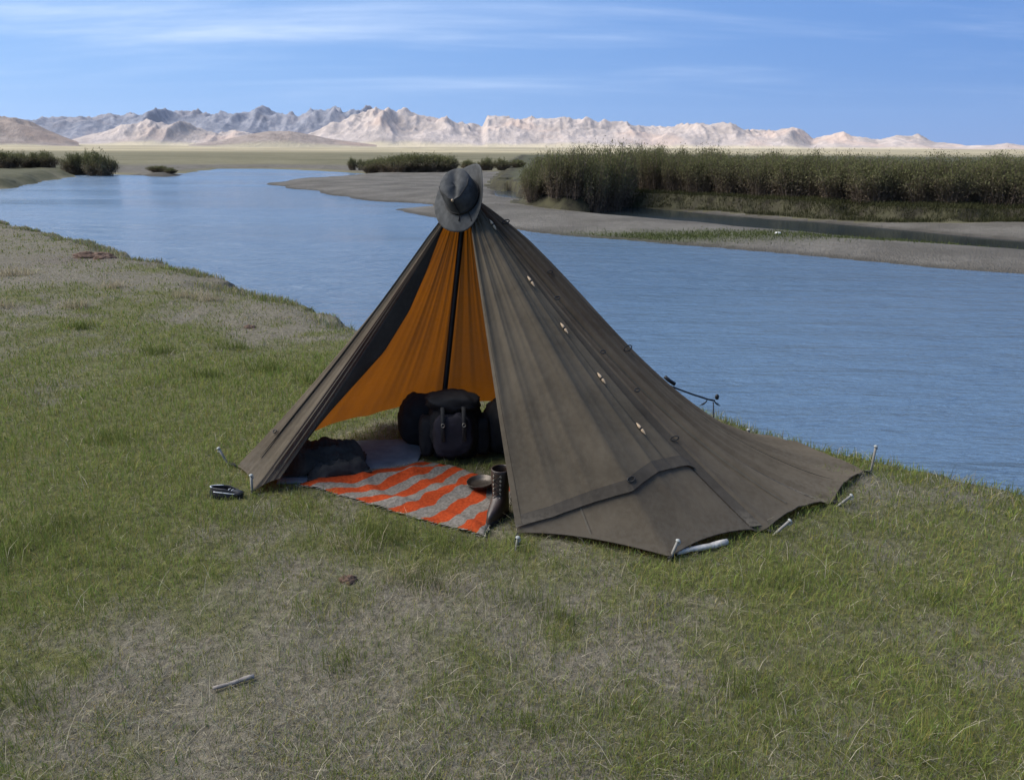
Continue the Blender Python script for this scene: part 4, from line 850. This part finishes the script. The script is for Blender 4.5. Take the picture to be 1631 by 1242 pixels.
tufts('dry_tufts', [(25, 440, 1.3), (120, 490, 1), (300, 475, 1), (335, 480, .8), (640, 925, .7), (700, 940, .6), (0, 490, 1), (180, 460, 1), (560, 870, .6)], (0.36, 0.30, 0.19), 0.06, 0.16, 110, 0.07, 0.6)
ST = [(335, 1050, .2), (385, 1060, .25), (350, 1065, .2), (775, 985, .2), (1000, 1000, .2), (20, 900, .3), (1480, 1050, .2), (930, 1130, .2)]
tufts('tall_stalks', ST, (0.42, 0.37, 0.25), 0.12, 0.2, 22, 0.12, 0.25)
ne = np.array([xy(U(u, v, 0)) for u, v in NEAR_EDGE[2:]]); sg = np.linalg.norm(np.diff(ne, axis=0), axis=1); cs_ = np.concatenate([[0], np.cumsum(sg)])
q_ = RNG.uniform(0, cs_[-1], 40000); ex = np.interp(q_, cs_, ne[:, 0]) + RNG.normal(0, 0.28, len(q_)); ey = np.interp(q_, cs_, ne[:, 1]) + RNG.normal(0, 0.28, len(q_))
zz, _, dnv, *_ = terrain(ex, ey); ok = (dnv > -0.16) & (dnv < 0.4) & (fbm(ex * 1.3, ey * 1.3, 3, 93) > 0.44); ex, ey, zz = ex[ok], ey[ok], zz[ok]; n = len(ex); C, _g = palette(np.clip(greenness(ex, ey) * 0.8, 0, 1), n)
blades('fringe_grass', np.stack([ex, ey, zz], 1), RNG.uniform(0.03, 0.10, n), np.maximum(0.003, 0.0008 * np.hypot(ex, ey)), np.clip(np.abs(RNG.normal(0.6, 0.4, n)), 0, 1.5), C)
# coarse grass on the far bank
a_ = RNG.uniform(0, 1, 26000); us = 985 + a_ * 900; vv = np.interp(us, [u for u, v in BANK], [v for u, v in BANK]); PX = np.array([xy(U(u, v, 0)) for u, v in zip(us, vv)]); dd = PX / np.linalg.norm(PX, axis=1)[:, None]
PX = PX + dd * (RNG.uniform(-0.8, 1.6, len(PX)))[:, None]; zz = terrain(PX[:, 0], PX[:, 1])[0]; n = len(PX)
blades('bank_grass', np.column_stack([PX, zz]), RNG.uniform(0.06, 0.22, n), np.full(n, 0.02), np.clip(RNG.normal(0.6, 0.35, n), 0, 1.4), np.array([0.055, 0.056, 0.027]) * RNG.uniform(0.5, 1.3, n)[:, None])
n = 9000; gp = U(1000, 382, ZW); x = RNG.normal(0, 4.5, n); y = RNG.normal(0, 0.5, n) - 0.18 * x; PX = np.stack([gp.x + x, gp.y + y], 1); zz, _, _, dfv, *_ = terrain(PX[:, 0], PX[:, 1]); ok = (dfv > 0.1); PX, zz = PX[ok], zz[ok]; n = len(PX)
blades('bar_grass', np.column_stack([PX, zz]), RNG.uniform(0.03, 0.1, n), np.full(n, 0.018), np.clip(RNG.normal(0.6, 0.35, n), 0, 1.4), np.array([0.08, 0.095, 0.034]) * RNG.uniform(0.6, 1.3, n)[:, None])

# ------------------------------------------------------------------ air
hz = M('haze_air'); pv = hz.n('ShaderNodeVolumePrincipled'); pv.inputs['Color'].default_value = (0.80, 0.88, 1.0, 1); pv.inputs['Density'].default_value = 0.000012; pv.inputs['Anisotropy'].default_value = 0.2
hz.l(pv.outputs[0], hz.out.inputs['Volume'])
bm = bmesh.new(); bmesh.ops.create_cube(bm, size=1.0, matrix=Matrix.Translation((0, 0, 320)) @ Matrix.Diagonal((27000, 27000, 660, 1))); me = bpy.data.meshes.new('haze'); bm.to_mesh(me); bm.free()
tag(link('haze', me, None, hz.m), kind='stuff')
